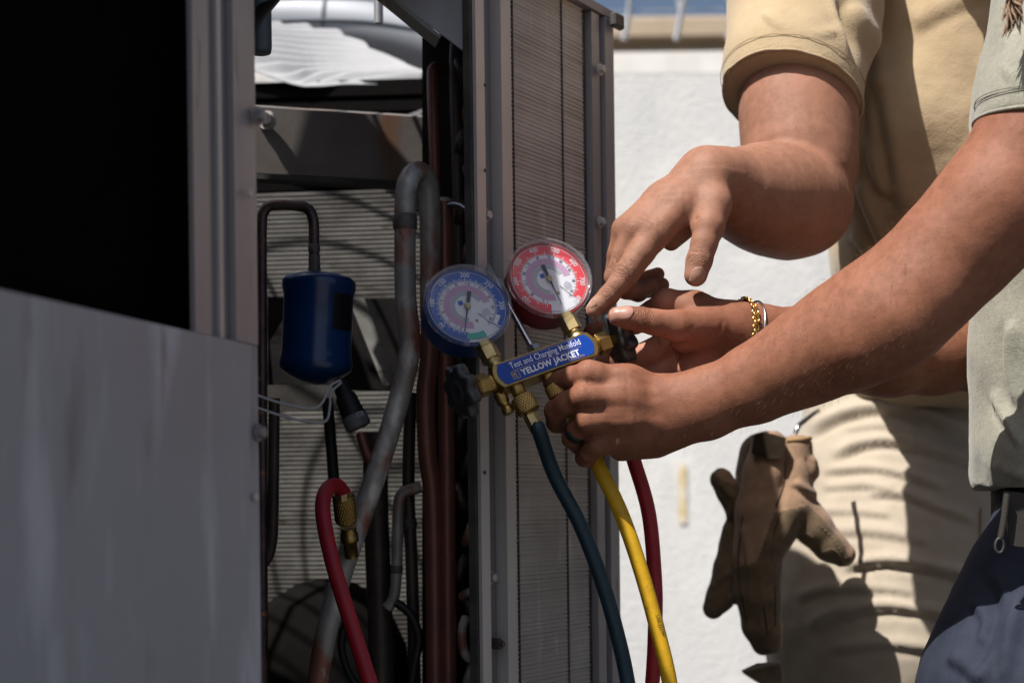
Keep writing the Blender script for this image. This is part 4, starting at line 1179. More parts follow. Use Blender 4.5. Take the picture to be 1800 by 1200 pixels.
def line_groove(v, disp, pts, w, depth, facing=None, nrm=None):
    """a long fold through world points"""
    pts = spline(pts, 5); best = np.full(len(v), 1e9)
    for i in range(len(pts) - 1):
        a, b = pts[i], pts[i + 1]; ab = b - a; t = np.clip(((v - a) @ ab) / (ab @ ab + 1e-12), 0, 1)
        q = v - a - t[:, None] * ab; best = np.minimum(best, np.sqrt((q * q).sum(1)))
    disp -= depth * np.exp(-(best / w) ** 2)
def nailpatch(field, tip, base, n, length, width, parent, over=0.0015, label=None):
    """curved nail lying on the skin of the last joint: tip is the end of the nail"""
    u = unit(tip - base); n = unit(n - u * np.dot(n, u)); t = np.cross(u, n)
    m = MB(); fs = []; NA, NB = 14, 13; top = []
    for i in range(NA):
        a = i / (NA - 1)
        wdt = (1 - max(a - 0.62, 0) ** 2 * 2.6) * (1 - 0.5 * max(0.22 - a, 0) ** 2 / 0.22 ** 2)
        for j in range(NB):
            b = (j / (NB - 1) * 2 - 1)
            aa = a + (0.10 * (1 - b * b) if a > 0.5 else -0.08 * (1 - b * b)) * abs(a - 0.5) * 2
            o = tip + u * length * (aa - 1) + t * b * width * 0.5 * wdt - n * 0.004
            ts = np.linspace(0.0, 0.022, 89); f = field(o + ts[:, None] * n); k = np.argmax(f > 0) if (f > 0).any() else 60
            sk = o + n * ts[k]
            top.append(sk + n * (0.00055 * (1 - 0.5 * b * b) + 0.0006 * max(a - 0.75, 0) * 4 * 0.6))
    # keep the free edge from following the rounded fingertip down
    G = np.array(top).reshape(NA, NB, 3)
    for _ in range(3): G[1:-1, 1:-1] = (G[1:-1, 1:-1] * 2 + G[:-2, 1:-1] + G[2:, 1:-1]) / 4
    for j in range(NB):
        d = G[NA - 5, j] - G[NA - 9, j]; d = d / 4
        for q in range(4):
            ideal = G[NA - 5, j] + d * (q + 1) - n * 0.00018 * (q + 1) ** 1.4
            G[NA - 4 + q, j] = ideal * 0.75 + G[NA - 4 + q, j] * 0.25
    vs = list(G.reshape(-1, 3)) + list(G.reshape(-1, 3) - n * 0.0011)
    for i in range(NA - 1):
        for j in range(NB - 1):
            q = (i * NB + j, i * NB + j + 1, (i + 1) * NB + j + 1, (i + 1) * NB + j)
            fs.append(q); fs.append(tuple(NA * NB + z for z in q[::-1]))
    rim = [j for j in range(NB)] + [i * NB + NB - 1 for i in range(1, NA)] + [(NA - 1) * NB + j for j in range(NB - 2, -1, -1)] + [i * NB for i in range(NA - 2, 0, -1)]
    for k in range(len(rim)):
        a, b = rim[k], rim[(k + 1) % len(rim)]; fs.append((b, a, a + NA * NB, b + NA * NB))
    m.add(vs, fs, True); return m.build('fingernail', MATS['nail_tan' if parent is tan else 'nail'], parent, label=label)
def px(nodes, base): return chain(pxchain(nodes, base))

def coarse_body(cones, k, h=0.009):
    f = lambda p: field_cones(p, cones, k)
    lo, hi = bounds(cones)
    return surface_nets(f, lo, hi, h)
def face_head(c, r, look, up=np.array([0, 0, 1.0])):
    """cones for a neckless head of radius r at c that looks along look"""
    lk = unit(look); sd = unit(np.cross(lk, up)); u2 = np.cross(sd, lk)
    q = lambda a, b, c_: c + (lk * a + sd * b + u2 * c_) * r
    L = [(q(-.25, 0, .25), q(.1, 0, .3), r * .98, r * .92), (q(.1, 0, .1), q(.35, 0, -.85), r * .82, r * .48),
         (q(.92, 0, .05), q(1.12, 0, -.32), r * .10, r * .17),
         (q(.84, -.16, -.62), q(.84, .16, -.62), r * .13, r * .13), (q(.70, -.45, .18), q(.70, .45, .18), r * .22, r * .22)]
    for s in (-1, 1): L.append((q(.0, s * .95, .1), q(-.08, s * 1.0, -.25), r * .16, r * .12))
    return L

# ================================================================== person in the tan shirt
tan = thing('person', P(1640, 900, 1.75) * np.array([1, 1, 0]), 'person in tan T-shirt and khaki trousers pointing with a bare right hand', 'person', 'people at the unit')
BA = 1.270
A_palm = px([(1247, 312, 28, 31.6), (1202, 360, 15, 28.8), (1150, 412, 2, 25.1)], BA) + px([(1234, 302, 34, 27.9), (1175, 352, 20, 25.1), (1117, 403, 8, 22.3)], BA) + \
         px([(1224, 300, 42, 24.2), (1160, 350, 30, 22.3), (1097, 403, 20, 18.6)], BA) + px([(1218, 302, 52, 22.3), (1150, 358, 45, 19.5), (1093, 412, 38, 15.8)], BA) + \
         px([(1225, 350, 45, 29.8), (1160, 405, 32, 22.3)], BA) + px([(1250, 318, 22, 30.7), (1256, 360, 8, 25.1), (1244, 402, 0, 26.0)], BA)
A_web = px([(1222, 392, 22, 15), (1180, 424, 20, 17)], BA)
A_index = px([(1150, 412, 2, 26), (1128, 444, -3, 22.5), (1101, 480, -6, 21.5), (1086, 500, -8, 17.5), (1070, 519, -8, 17), (1055, 534, -8, 15), (1043, 545, -8, 12.5)], BA)
A_mid = px([(1117, 403, 8, 24), (1098, 445, 12, 19), (1082, 488, 16, 18), (1100, 508, 28, 16), (1122, 514, 38, 15), (1142, 504, 42, 13)], BA)
A_ring = px([(1097, 403, 20, 20), (1086, 445, 26, 17), (1079, 486, 34, 16), (1105, 506, 50, 15), (1140, 508, 58, 14), (1163, 501, 60, 13)], BA)
A_pink = px([(1093, 412, 38, 17), (1082, 450, 46, 15), (1084, 480, 54, 14), (1110, 492, 66, 14), (1140, 488, 70, 13), (1156, 482, 70, 12.5)], BA)
A_thumb = px([(1254, 358, 8, 26), (1247, 398, -2, 27), (1238, 428, -6, 23.5), (1229, 458, -8, 23), (1223, 483, -8, 20.5)], BA)
A_arm = px([(1240, 300, 32, 36), (1262, 312, 46, 43), (1282, 330, 66, 58)], BA) + px([(1282, 330, 66, 58), (1318, 343, 92, 77), (1355, 350, 118, 90), (1395, 360, 146, 88), (1418, 366, 160, 76)], BA)
A_up = px([(1428, 372, 168, 58), (1414, 330, 172, 82), (1406, 270, 180, 93), (1403, 200, 192, 95), (1402, 60, 230, 98), (1430, -60, 280, 112)], BA)
GA = dict(palm=A_palm, kp=0.0115, arm=A_arm, ka=0.02, fingers=[A_index, A_mid, A_ring, A_pink, A_thumb], kf=0.0025, kj=0.004, rest=A_up, kr=0.02, kr2=0.008, kw=0.016)
fA0 = eval_hand(GA)
def fA(p): 
    d = fA0(p)
    return smin(d, field_cones(p, A_web, 0.004), 0.006)
lo, hi = bounds(A_palm, A_arm, A_up, A_index, A_mid, A_ring, A_pink, A_thumb)
va, qa = surface_nets(fA, lo, hi, 0.0015)
na = mesh_normals(va, qa)
da = np.zeros(len(va)); stA = (np.zeros(len(va)), np.zeros(len(va)))
nd = lambda ch, i: ch[i][0]
up_ = unit((-0.62, -0.62, 0.48))
ui = unit(nd(A_index, 4) - nd(A_index, 0)); un_ = unit(np.cross(ui, np.cross(np.array([-.45, -.75, .5]), ui)))
crease(va, na, da, A_index[2][0], ui, un_, (-.0075, -.0045, -.0015, .0012, .0042, .007), .0009, .00075, .0105, store=stA)
crease(va, na, da, A_index[4][0], ui, un_, (-.004, -.0012, .0016, .0042), .0008, .0006, .007, store=stA)
ut = unit(A_thumb[3][1] - A_thumb[1][0]); utn = unit(np.cross(ut, np.cross(np.array([0.1, -1, .1]), ut)))
crease(va, na, da, A_thumb[3][0], ut, utn, (-.006, -.0035, -.001, .0015, .004), .0009, .0008, .009, store=stA)
crease(va, na, da, A_index[0][0], ui, un_, (-.010, -.006, -.002, .003, .008), .0014, .0004, .012, store=stA, gain=.30)
crease(va, na, da, A_mid[0][0], ui, un_, (-.008, -.003, .002, .006), .0014, .0004, .010, store=stA, gain=.35)
line_groove(va, da, [P(1222, 383, 1.262), P(1212, 395, 1.262), P(1204, 415, 1.27)], .0022, .0016)
for q_, w_, a_ in (([(1205, 335), (1185, 358), (1160, 392)], .0040, .0004), ([(1185, 322), (1160, 350), (1126, 392)], .0040, .0005)):
    line_groove(va, da, [hit(fA, x, y, 1.20, 1.5) for x, y in q_], w_, -a_)
da += 0.00005 * noise3(va, 90, 3) + 0.00012 * noise3(va, 28, 4, 1)
va2 = va + na * da[:, None]
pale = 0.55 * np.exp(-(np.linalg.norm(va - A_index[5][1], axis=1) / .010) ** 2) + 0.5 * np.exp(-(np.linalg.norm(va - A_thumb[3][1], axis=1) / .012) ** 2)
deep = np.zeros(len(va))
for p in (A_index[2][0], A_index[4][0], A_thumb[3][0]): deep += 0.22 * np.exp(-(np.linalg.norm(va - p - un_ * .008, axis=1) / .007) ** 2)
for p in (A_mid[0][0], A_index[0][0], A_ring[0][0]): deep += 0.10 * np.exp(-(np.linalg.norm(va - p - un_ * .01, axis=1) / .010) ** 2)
# rest of the body: neck, head bowed to the gauges, trunk and the far arm inside the sleeve
hd = P(1745, -310, 1.49)
hips = P(1640, 760, 2.02)
tc_ = face_head(hd, 0.098, (-0.75, -0.55, -0.45)) + [(hd + np.array([0.02, .03, -.06]), P(1690, -40, 1.62), .055, .07),
      (P(1690, -20, 1.68), P(1670, 350, 1.76), .10, .09), (P(1670, 350, 1.76), hips, .09, .09),
      (P(1440, -40, 1.64), P(1900, -40, 1.74), .06, .06), (P(1900, -40, 1.74), P(1960, 300, 1.80), .06, .05), (P(1960, 300, 1.80), P(1990, 560, 1.70), .048, .036)]
vb, qb = coarse_body(tc_, 0.02)
V = np.concatenate([va2, vb]); Q = np.concatenate([qa, qb + len(va2)])
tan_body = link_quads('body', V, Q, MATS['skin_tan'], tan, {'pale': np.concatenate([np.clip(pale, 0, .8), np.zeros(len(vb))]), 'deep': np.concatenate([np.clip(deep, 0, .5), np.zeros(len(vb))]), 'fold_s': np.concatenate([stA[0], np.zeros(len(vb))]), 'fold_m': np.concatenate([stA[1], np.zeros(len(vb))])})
nailpatch(fA, A_index[5][1] + ui * .0055, A_index[4][0], np.array([-.45, -.55, .70]), .0125, .0105, tan)
nailpatch(fA, A_thumb[3][1] + ut * .0085, A_thumb[3][0], np.array([0.10, -.95, -.28]), .0125, .0125, tan)
hm = MB(); lk = unit((-0.75, -0.55, -0.45)); hm.lathe(hd - lk * 0.012 + np.array([0, 0, .012]), unit(np.array([.35, .3, 1.0])), [(-.045, .101), (0, .110), (.05, .101), (.09, .062), (.108, .001)], 28); hm.build('hair', MATS['hair_brown'], tan)

def fold_disp(v, nrm, disp, pts, w, amp, ends=0.18, sharp=1.0, hang=0.6):
    """a cloth fold along photo-space points: a ridge with a valley under it"""
    p2 = PROJ(v); d, sd, par = curve_dist(p2, pts)
    env = sm01(par, 0, ends) * sm01(1 - par, 0, ends) * sm01(-nrm[:, 1], -0.05, 0.3)
    s = d * sd
    disp += amp * env * (np.exp(-((s + 0.75 * w) / w) ** 2) - hang * np.exp(-((s - 0.35 * w) / (0.55 * w)) ** 2)) * sharp

# T-shirt: trunk and sleeve are one cloth
S_trunk = px([(1700, -60, 390, 185), (1694, 100, 390, 200), (1688, 260, 390, 200), (1676, 420, 440, 200), (1660, 560, 600, 186), (1632, 690, 730, 168)], BA) + \
          px([(1840, -60, 440, 190), (1850, 300, 450, 210), (1850, 480, 580, 195), (1850, 690, 770, 176)], BA) + px([(1590, 60, 345, 96), (1600, 230, 335, 112), (1590, 330, 350, 96)], BA)
S_sleeve = px([(1436, -60, 272, 116), (1412, 20, 242, 122), (1398, 110, 208, 115), (1393, 205, 186, 117)], BA)
S_should = px([(1440, -66, 280, 96), (1560, -80, 420, 92), (1900, -90, 470, 110)], BA)
hem_n = unit(P(1394, 190, 1.465) - P(1402, 60, 1.50)); hem_n = unit(hem_n + np.array([0.0, 0, 0.0]) - np.array([.16, 0, 0]))
hem_p = P(1392, 178, 1.465)
waist_z = P(1600, 712, 1.78)[2]
def fS(p):
    t = field_cones(p, S_trunk, .04); s = field_cones(p, S_sleeve + S_should, .03)
    s = np.maximum(s, (p - hem_p) @ hem_n)
    d = smin(t, s, .012)
    return np.maximum(d, (waist_z - p[:, 2]))
lo, hi = bounds(S_trunk, S_sleeve, S_should); lo[2] = waist_z - .02
vs_, qs_ = surface_nets(fS, lo, hi, 0.004)
ns_ = mesh_normals(vs_, qs_)
ds = 0.0012 * noise3(vs_, 5, 21) + 0.0005 * noise3(vs_, 18, 22)
for pts, w, a in (([(1330, 20), (1375, 60), (1430, 70), (1480, 60)], 9, .004), ([(1340, 60), (1390, 100), (1450, 120), (1490, 150)], 9, .0035), ([(1350, 110), (1400, 150), (1450, 180)], 8, .003),
                  ([(1462, -10), (1490, 70), (1500, 160), (1506, 260)], 12, -.009), ([(1480, 10), (1530, 90), (1540, 170)], 16, .006),
                  ([(1535, 130), (1550, 200), (1566, 300), (1580, 380)], 20, .009), ([(1520, 260), (1540, 330), (1570, 350)], 16, .007), ([(1500, 320), (1530, 400), (1560, 470)], 14, .008),
                  ([(1490, 420), (1515, 440), (1520, 500)], 10, .006), ([(1600, 60), (1680, 20), (1760, -10)], 22, .004), ([(1590, 420), (1660, 330), (1740, 260)], 22, .0035), ([(1600, 520), (1680, 450), (1770, 420)], 22, .0035)):
    fold_disp(vs_, ns_, ds, pts, w, a)
_hd = np.abs((vs_ - hem_p) @ hem_n); _near = (field_cones(vs_, S_sleeve, .03) < .01) & (_hd < .05)
ds = np.where(_near, ds * sm01(_hd, .012, .045), ds)
vs2 = vs_ + ns_ * ds[:, None]
link_quads('t_shirt', vs2, qs_, MATS['shirt_tan'], tan)
# sleeve hem: a raised band with a stitched line
def hem_ring(chain_, hp, hn, dist, grow, r, parent, mt, name, field, n=120):
    """follow the cloth surface round a plane section"""
    p0 = hp + hn * dist
    ctr = chain_[-1][0] + (chain_[-1][1] - chain_[-1][0]) * 0.8
    ctr = ctr + hn * np.dot(p0 - ctr, hn)
    u = unit(np.cross(hn, (0, 1, 0))); w = np.cross(hn, u); pts = []
    for k in range(n):
        a = 2 * math.pi * k / n; d = u * math.cos(a) + w * math.sin(a); lo_, hi_ = 0.0, 0.2
        ts = np.linspace(0.02, 0.16, 80); f = field(ctr + ts[:, None] * d); i = np.argmax(f > 0) if (f > 0).any() else len(ts) - 1
        pts.append(ctr + d * (ts[i] + grow))
    pts = [(pts[k - 1] + pts[k] * 2 + pts[(k + 1) % n]) / 4 for k in range(n)]
    m = MB(); m.tube(pts, r, 6, closed=True); return m.build(name, mt, parent)
fSl = lambda p: field_cones(p, S_sleeve, .03)
hem_ring(S_sleeve, hem_p, hem_n, -0.0014, -0.0004, .0016, tan, MATS['shirt_tan'], 'sleeve_hem', fSl)
hem_ring(S_sleeve, hem_p, hem_n, -0.0165, 0.0006, .00035, tan, MATS['thread_dark'], 'hem_stitch', fSl)

# khaki trousers
T_leg = px([(1604, 650, 705, 164), (1600, 760, 698, 172), (1592, 900, 670, 200), (1584, 1010, 650, 214), (1580, 1120, 640, 216), (1586, 1300, 650, 208), (1592, 1700, 710, 170), (1594, 2260, 760, 130)], BA)
T_leg2 = px([(1800, 650, 750, 170), (1810, 900, 730, 210), (1830, 1300, 760, 200), (1830, 1700, 800, 165), (1830, 2180, 830, 128)], BA)
T_seat = px([(1620, 690, 720, 165), (1800, 690, 760, 168)], BA)
tw_z = P(1600, 650, 1.93)[2]
def fT(p):
    d = smin(field_cones(p, T_leg, .05), field_cones(p, T_leg2, .05), .015); d = smin(d, field_cones(p, T_seat, .03), .02)
    return np.maximum(np.maximum(d, p[:, 2] - tw_z), 0.09 - p[:, 2])
lo, hi = bounds(T_leg, T_leg2, T_seat); lo[2] = 0.06; hi[2] = tw_z + .02
vt, qt = surface_nets(fT, lo, hi, 0.005)
nt_ = mesh_normals(vt, qt)
dt = 0.0015 * noise3(vt * np.array([1, 1, 2.2]), 4, 31) + 0.0006 * noise3(vt, 14, 32)
for pts, w, a in (([(1425, 772), (1470, 742), (1540, 726), (1612, 735), (1664, 756), (1740, 774)], 13, .014), ([(1462, 812), (1515, 790), (1572, 784), (1645, 800), (1740, 828)], 11, .011),
                  ([(1440, 836), (1530, 829), (1600, 842), (1668, 866)], 9, .007), ([(1440, 862), (1520, 858), (1575, 866)], 9, .005), ([(1520, 872), (1590, 876), (1650, 900), (1720, 925)], 10, .008),
                  ([(1430, 905), (1500, 903), (1570, 912)], 9, .004), ([(1440, 945), (1530, 940), (1640, 962)], 12, .005), ([(1480, 1006), (1550, 992), (1630, 1003), (1740, 1034)], 12, .011),
                  ([(1420, 1112), (1470, 1086), (1560, 1072), (1660, 1088), (1730, 1106)], 13, .009), ([(1400, 1060), (1450, 1042), (1540, 1040), (1620, 1052)], 11, .005), ([(1450, 1150), (1560, 1138), (1690, 1156)], 12, .006),
                  ([(1540, 700), (1600, 690), (1680, 712), (1735, 726)], 10, .006), ([(1480, 762), (1560, 756), (1640, 770)], 9, .004), ([(1660, 980), (1690, 1060), (1700, 1180)], 12, .003)):
    fold_disp(vt, nt_, dt, pts, w, a * 0.75, hang=0.75)
link_quads('trousers', vt + nt_ * dt[:, None], qt, MATS['trousers_khaki'], tan)
# side seam / fly seam
m = MB(); m.tube([P(x, y, Y) for x, y, Y in ((1722, 800, 1.815), (1724, 900, 1.765), (1722, 1000, 1.74), (1716, 1100, 1.728))], .0012, 6); m.build('side_seam', MATS['thread_dark'], tan)
def boots(parent, xs):
    for (x, y, rot) in xs:
        m = MB(); d = unit((math.cos(rot), math.sin(rot), 0)); s = np.array([-d[1], d[0], 0]); vs, fs = [], []
        secs = [(-.10, .034, .085), (-.06, .042, .12), (0, .043, .115), (.06, .046, .075), (.12, .048, .058), (.165, .036, .045), (.18, .012, .025)]
        for (a, wd, ht) in secs:
            for k in range(12):
                t = math.pi * 2 * k / 12; vs.append(np.array([x, y, 0]) + d * a + s * wd * math.cos(t) + np.array([0, 0, ht * .5 + ht * .5 * math.sin(t)]))
        for i in range(len(secs) - 1):
            for k in range(12): fs.append((i * 12 + k, i * 12 + (k + 1) % 12, (i + 1) * 12 + (k + 1) % 12, (i + 1) * 12 + k))
        fs += [tuple(range(11, -1, -1)), tuple(range(len(vs) - 12, len(vs)))]
        m.add(vs, fs, True); m.build('boot', MATS['boot_leather'], parent)
e1, e2 = P(1594, 2030, 2.03), P(1830, 1980, 2.10)
boots(tan, [(e1[0] - .03, e1[1], math.radians(205)), (e2[0] - .03, e2[1], math.radians(200))])

# ================================================================== person in the sage shirt
sage = thing('person', np.array([0.52, 1.27, 0]), 'person in sage T-shirt and navy trousers holding the manifold with both hands', 'person', 'people at the unit')
BC = 1.222
C_palm = px([(1182, 690, 6, 24.2), (1105, 668, 2, 22.3), (1034, 656, 2, 18.6)], BC) + px([(1188, 712, 0, 24.2), (1105, 702, -3, 23.2), (1026, 697, -2, 19.5)], BC) + \
         px([(1190, 738, 2, 24.2), (1110, 738, 0, 23.2), (1034, 740, 1, 17.7)], BC) + px([(1186, 760, 10, 24.2), (1115, 768, 10, 25.1), (1050, 782, 9, 17.7)], BC) + \
         px([(1150, 770, 22, 35.3), (1095, 782, 28, 27.9)], BC) + px([(1165, 700, 28, 33.5), (1090, 680, 34, 27.9)], BC) + px([(1120, 730, 30, 31.6), (1070, 735, 34, 26.0)], BC)
C_knuck = px([(1036, 655, -3, 19), (1046, 657, -3, 17)], BC) + px([(1026, 696, -8, 18), (1040, 698, -7, 17)], BC) + px([(1033, 740, -4, 16), (1046, 740, -4, 15)], BC)
C_index = px([(1036, 656, 2, 20.5), (1004, 663, 12, 18), (974, 671, 28, 18), (978, 682, 44, 16), (996, 690, 54, 14)], BC)
C_mid = px([(1027, 697, -2, 21.5), (995, 709, 8, 19.5), (978, 722, 22, 19.5), (978, 742, 36, 16.5), (996, 748, 48, 14)], BC)
C_ring = px([(1034, 740, 1, 19), (1015, 756, 11, 18), (1006, 770, 24, 17.5), (1016, 782, 40, 15), (1034, 782, 50, 13)], BC)
C_pink = px([(1050, 782, 9, 19), (1036, 797, 16, 16.5), (1027, 804, 28, 16), (1038, 808, 42, 14), (1054, 804, 50, 12)], BC)
C_thumb = px([(1150, 690, 34, 30), (1080, 665, 44, 24), (1030, 668, 52, 20), (996, 672, 56, 16)], BC)
C_arm = px([(1185, 702, 8, 38), (1240, 694, 2, 44), (1330, 660, -12, 54), (1400, 632, -24, 66)], BC) + px([(1180, 742, 10, 40), (1240, 722, 4, 46), (1330, 682, -10, 56), (1400, 642, -24, 68)], BC) + \
        px([(1400, 637, -24, 76), (1450, 610, -34, 84), (1500, 580, -44, 91), (1560, 543, -58, 95), (1640, 478, -74, 96), (1694, 425, -84, 99), (1748, 365, -92, 104), (1838, 240, -96, 112), (1930, 60, -80, 120)], BC)
# ridge of the forearm bone and the dimple at the elbow
C_bone = px([(1530, 600, -70, 60), (1590, 560, -84, 58), (1630, 520, -92, 52)], BC)
BB = 1.250
B_thumb = px([(1250, 572, 22, 36), (1190, 573, 6, 28), (1150, 566, 0, 22.5), (1126, 561, -2, 21.5), (1104, 558, -4, 19.5), (1085, 556, -4, 16.5)], BB)
B_palm = px([(1280, 566, 44, 30), (1222, 546, 40, 30), (1172, 534, 42, 25)], BB) + px([(1280, 585, 50, 30), (1188, 592, 54, 25)], BB) + px([(1278, 610, 50, 30), (1195, 642, 56, 24)], BB) + \
         px([(1275, 625, 50, 28), (1214, 675, 56, 21)], BB) + px([(1205, 588, 24, 30), (1272, 574, 30, 40)], BB) + px([(1285, 600, 42, 36), (1220, 650, 48, 28)], BB)
B_index = px([(1172, 534, 42, 24), (1146, 548, 50, 19.5), (1116, 566, 60, 19), (1075, 578, 66, 16.5), (1040, 582, 66, 14)], BB)
B_mid = px([(1188, 592, 54, 25), (1168, 604, 54, 21.5), (1146, 618, 56, 21), (1118, 627, 56, 19.5), (1088, 634, 58, 18), (1050, 636, 58, 15)], BB)
B_ring = px([(1195, 642, 56, 24), (1170, 652, 58, 20), (1140, 664, 60, 19), (1090, 668, 62, 16)], BB)
B_pink = px([(1214, 675, 56, 20), (1180, 690, 60, 17), (1150, 700, 62, 15)], BB)
B_arm = px([(1270, 578, 40, 36), (1305, 576, 40, 36), (1340, 583, 48, 42), (1400, 606, 66, 62), (1470, 622, 88, 66), (1560, 628, 116, 66), (1640, 622, 140, 68), (1720, 612, 162, 70), (1800, 590, 178, 74)], BB) + \
        px([(1275, 600, 44, 34), (1310, 594, 42, 36), (1345, 600, 50, 46)], BB) + px([(1800, 590, 178, 74), (1900, 330, 220, 84), (1960, 60, 215, 90)], BB)
GC = dict(palm=C_palm, kp=0.0125, arm=C_arm, ka=0.014, fingers=[C_index, C_mid, C_ring, C_pink, C_thumb], kf=0.0025, kj=0.0042, rest=C_bone, kr=0.02, kr2=0.028, kw=0.014)
GB = dict(palm=B_palm, kp=0.010, arm=B_arm, ka=0.014, fingers=[B_index, B_mid, B_ring, B_pink, B_thumb], kf=0.0028, kj=0.005, kw=0.014)
fC0, fB = eval_hand(GC), eval_hand(GB)
def fC(p): return smin(fC0(p), field_cones(p, C_knuck, .004), .008)
parts = []
lo, hi = bounds(C_palm, C_arm, C_bone, C_index, C_mid, C_ring, C_pink, C_thumb)
vc, qc = surface_nets(fC, lo, hi, 0.0015)
nc = mesh_normals(vc, qc); dc = np.zeros(len(vc)); stC = (np.zeros(len(vc)), np.zeros(len(vc)))
cu = unit(np.array([-.9, 0, -.2])); cn = unit((-0.2, -1, .25))
for ch, dep in ((C_index, .0004), (C_mid, .0006), (C_ring, .0004)):
    crease(vc, nc, dc, ch[0][0], cu, cn, (-.010, -.006, -.002, .002, .006), .0015, dep, .008, store=stC, gain=.40)
for ch in (C_index, C_mid, C_ring, C_pink):
    pu = unit(ch[2][0] - ch[0][0]); crease(vc, nc, dc, ch[2][0], pu, unit((-0.8, -.6, 0)), (-.004, -.0014, .0014, .004), .0009, .0005, .008, store=stC, gain=.5)
for a, b in (((1050, 664), (1150, 690)), ((1045, 697), (1165, 712)), ((1060, 742), (1160, 742))):      # tendons under the skin
    q = spline([P(a[0], a[1], BC - .014), P((a[0] + b[0]) / 2, (a[1] + b[1]) / 2, BC - .016), P(b[0], b[1], BC - .013)], 4)
    line_groove(vc, dc, q, .0045, -.0004)
line_groove(vc, dc, [P(1060, 720, BC - .010), P(1110, 722, BC - .012), P(1160, 726, BC - .012)], .007, .0004)
line_groove(vc, dc, [P(1030, 672, BC - .008), P(1022, 682, BC - .006), P(1004, 690, BC + .004)], .0022, .0014)
dc += 0.00005 * noise3(vc, 90, 5) + 0.00014 * noise3(vc, 22, 6, 1)
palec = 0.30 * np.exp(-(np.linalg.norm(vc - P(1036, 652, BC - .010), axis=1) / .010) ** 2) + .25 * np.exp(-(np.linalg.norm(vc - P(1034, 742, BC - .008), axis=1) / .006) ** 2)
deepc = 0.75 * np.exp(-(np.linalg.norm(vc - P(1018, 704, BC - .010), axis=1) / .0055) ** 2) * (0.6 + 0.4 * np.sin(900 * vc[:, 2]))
parts.append((vc + nc * dc[:, None], qc, palec, deepc))
lo, hi = bounds(B_palm, B_arm, B_index, B_mid, B_ring, B_pink, B_thumb)
vb_, qb_ = surface_nets(fB, lo, hi, 0.0015)
nb2 = mesh_normals(vb_, qb_); db = np.zeros(len(vb_)); stB = (np.zeros(len(vb_)), np.zeros(len(vb_)))
tu = unit(B_thumb[4][1] - B_thumb[1][0]); tn = unit((-.05, -1, .30))
crease(vb_, nb2, db, B_thumb[3][0], tu, tn, (-.0055, -.003, -.0008, .0016, .0042), .0009, .0007, .009, store=stB)
for q in ([(1150, 590), (1156, 604), (1153, 616), (1158, 632), (1168, 652)], [(1188, 606), (1192, 630), (1196, 655)], [(1153, 632), (1140, 646), (1128, 652)], [(1134, 588), (1140, 600), (1146, 606)]):
    line_groove(vb_, db, [P(x, y, BB + .043) for x, y in q], .0021, .0030)
for q in ([(1197, 592), (1212, 582), (1226, 570)], [(1206, 596), (1216, 586), (1222, 578)], [(1262, 590), (1268, 576), (1270, 564)], [(1160, 540), (1172, 532), (1182, 536)]):
    line_groove(vb_, db, [P(x, y, BB - .006 + (.012 if x > 1250 else 0)) for x, y in q], .0022, .0007)
db += 0.00005 * noise3(vb_, 90, 7) + 0.00012 * noise3(vb_, 24, 8, 1)
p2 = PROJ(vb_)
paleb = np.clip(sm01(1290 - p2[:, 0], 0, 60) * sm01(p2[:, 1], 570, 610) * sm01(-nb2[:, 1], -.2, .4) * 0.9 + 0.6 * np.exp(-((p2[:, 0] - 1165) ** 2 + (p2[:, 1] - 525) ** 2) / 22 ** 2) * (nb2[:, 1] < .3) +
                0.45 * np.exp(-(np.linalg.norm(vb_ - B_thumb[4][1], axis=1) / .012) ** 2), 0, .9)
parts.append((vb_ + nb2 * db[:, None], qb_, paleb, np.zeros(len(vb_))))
gh = P(2060, -330, 1.30)
gc_ = face_head(gh, 0.094, (-0.9, -.05, -.42)) + [(gh + np.array([.03, 0, -.06]), P(2050, -60, 1.31), .05, .06), (P(2050, -40, 1.31), P(2030, 400, 1.32), .085, .085), (P(2030, 400, 1.32), P(2020, 900, 1.32), .085, .095),
      (P(1965, -40, 1.17), P(2045, -30, 1.42), .05, .05)]
vg, qg = coarse_body(gc_, .02); parts.append((vg, qg, np.zeros(len(vg)), np.zeros(len(vg))))
off = 0; VV, QQ, PP, DD = [], [], [], []
for v, q, a, b in parts: VV.append(v); QQ.append(q + off); PP.append(a); DD.append(b); off += len(v)
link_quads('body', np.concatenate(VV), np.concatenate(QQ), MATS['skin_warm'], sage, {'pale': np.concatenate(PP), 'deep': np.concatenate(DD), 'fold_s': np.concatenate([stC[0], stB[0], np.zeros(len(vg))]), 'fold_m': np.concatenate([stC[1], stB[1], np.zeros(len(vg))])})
nailpatch(fB, B_thumb[4][1] + tu * .0062, B_thumb[3][0], np.array([-.05, -1, .45]), .0170, .0142, sage, label='pale thumbnail of the gripping hand')

# fine arm hair that catches the sun
m = MB(); cnt = 0
cand = RNG.permutation(len(vc))[:12000]; pc = PROJ(vc[cand])
for k, (x, y) in zip(cand, pc):
    if x < 1200 or x > 1640 or nc[k, 1] > 0.35: continue
    if RNG.random() > 0.5 or (x < 1300 and RNG.random() > .4): continue
    d = unit(np.array([-.55, -.25, -.35]) + nc[k] * 0.55 + RNG.normal(size=3) * .22); ln = RNG.uniform(.004, .0085)
    p0 = vc[k]; p1 = p0 + d * ln * .6 + nc[k] * .0006; p2_ = p1 + unit(d + np.array([-.3, 0, -.35])) * ln * .5
    s = unit(np.cross(d, nc[k])) * 0.00006; u3 = nc[k] * 0.00006
    m.add([p0 - s, p0 + s, p0 + u3, p1 - s, p1 + s, p1 + u3, p2_], [(0, 1, 4, 3), (1, 2, 5, 4), (2, 0, 3, 5), (3, 4, 6), (4, 5, 6), (5, 3, 6)], True); cnt += 1
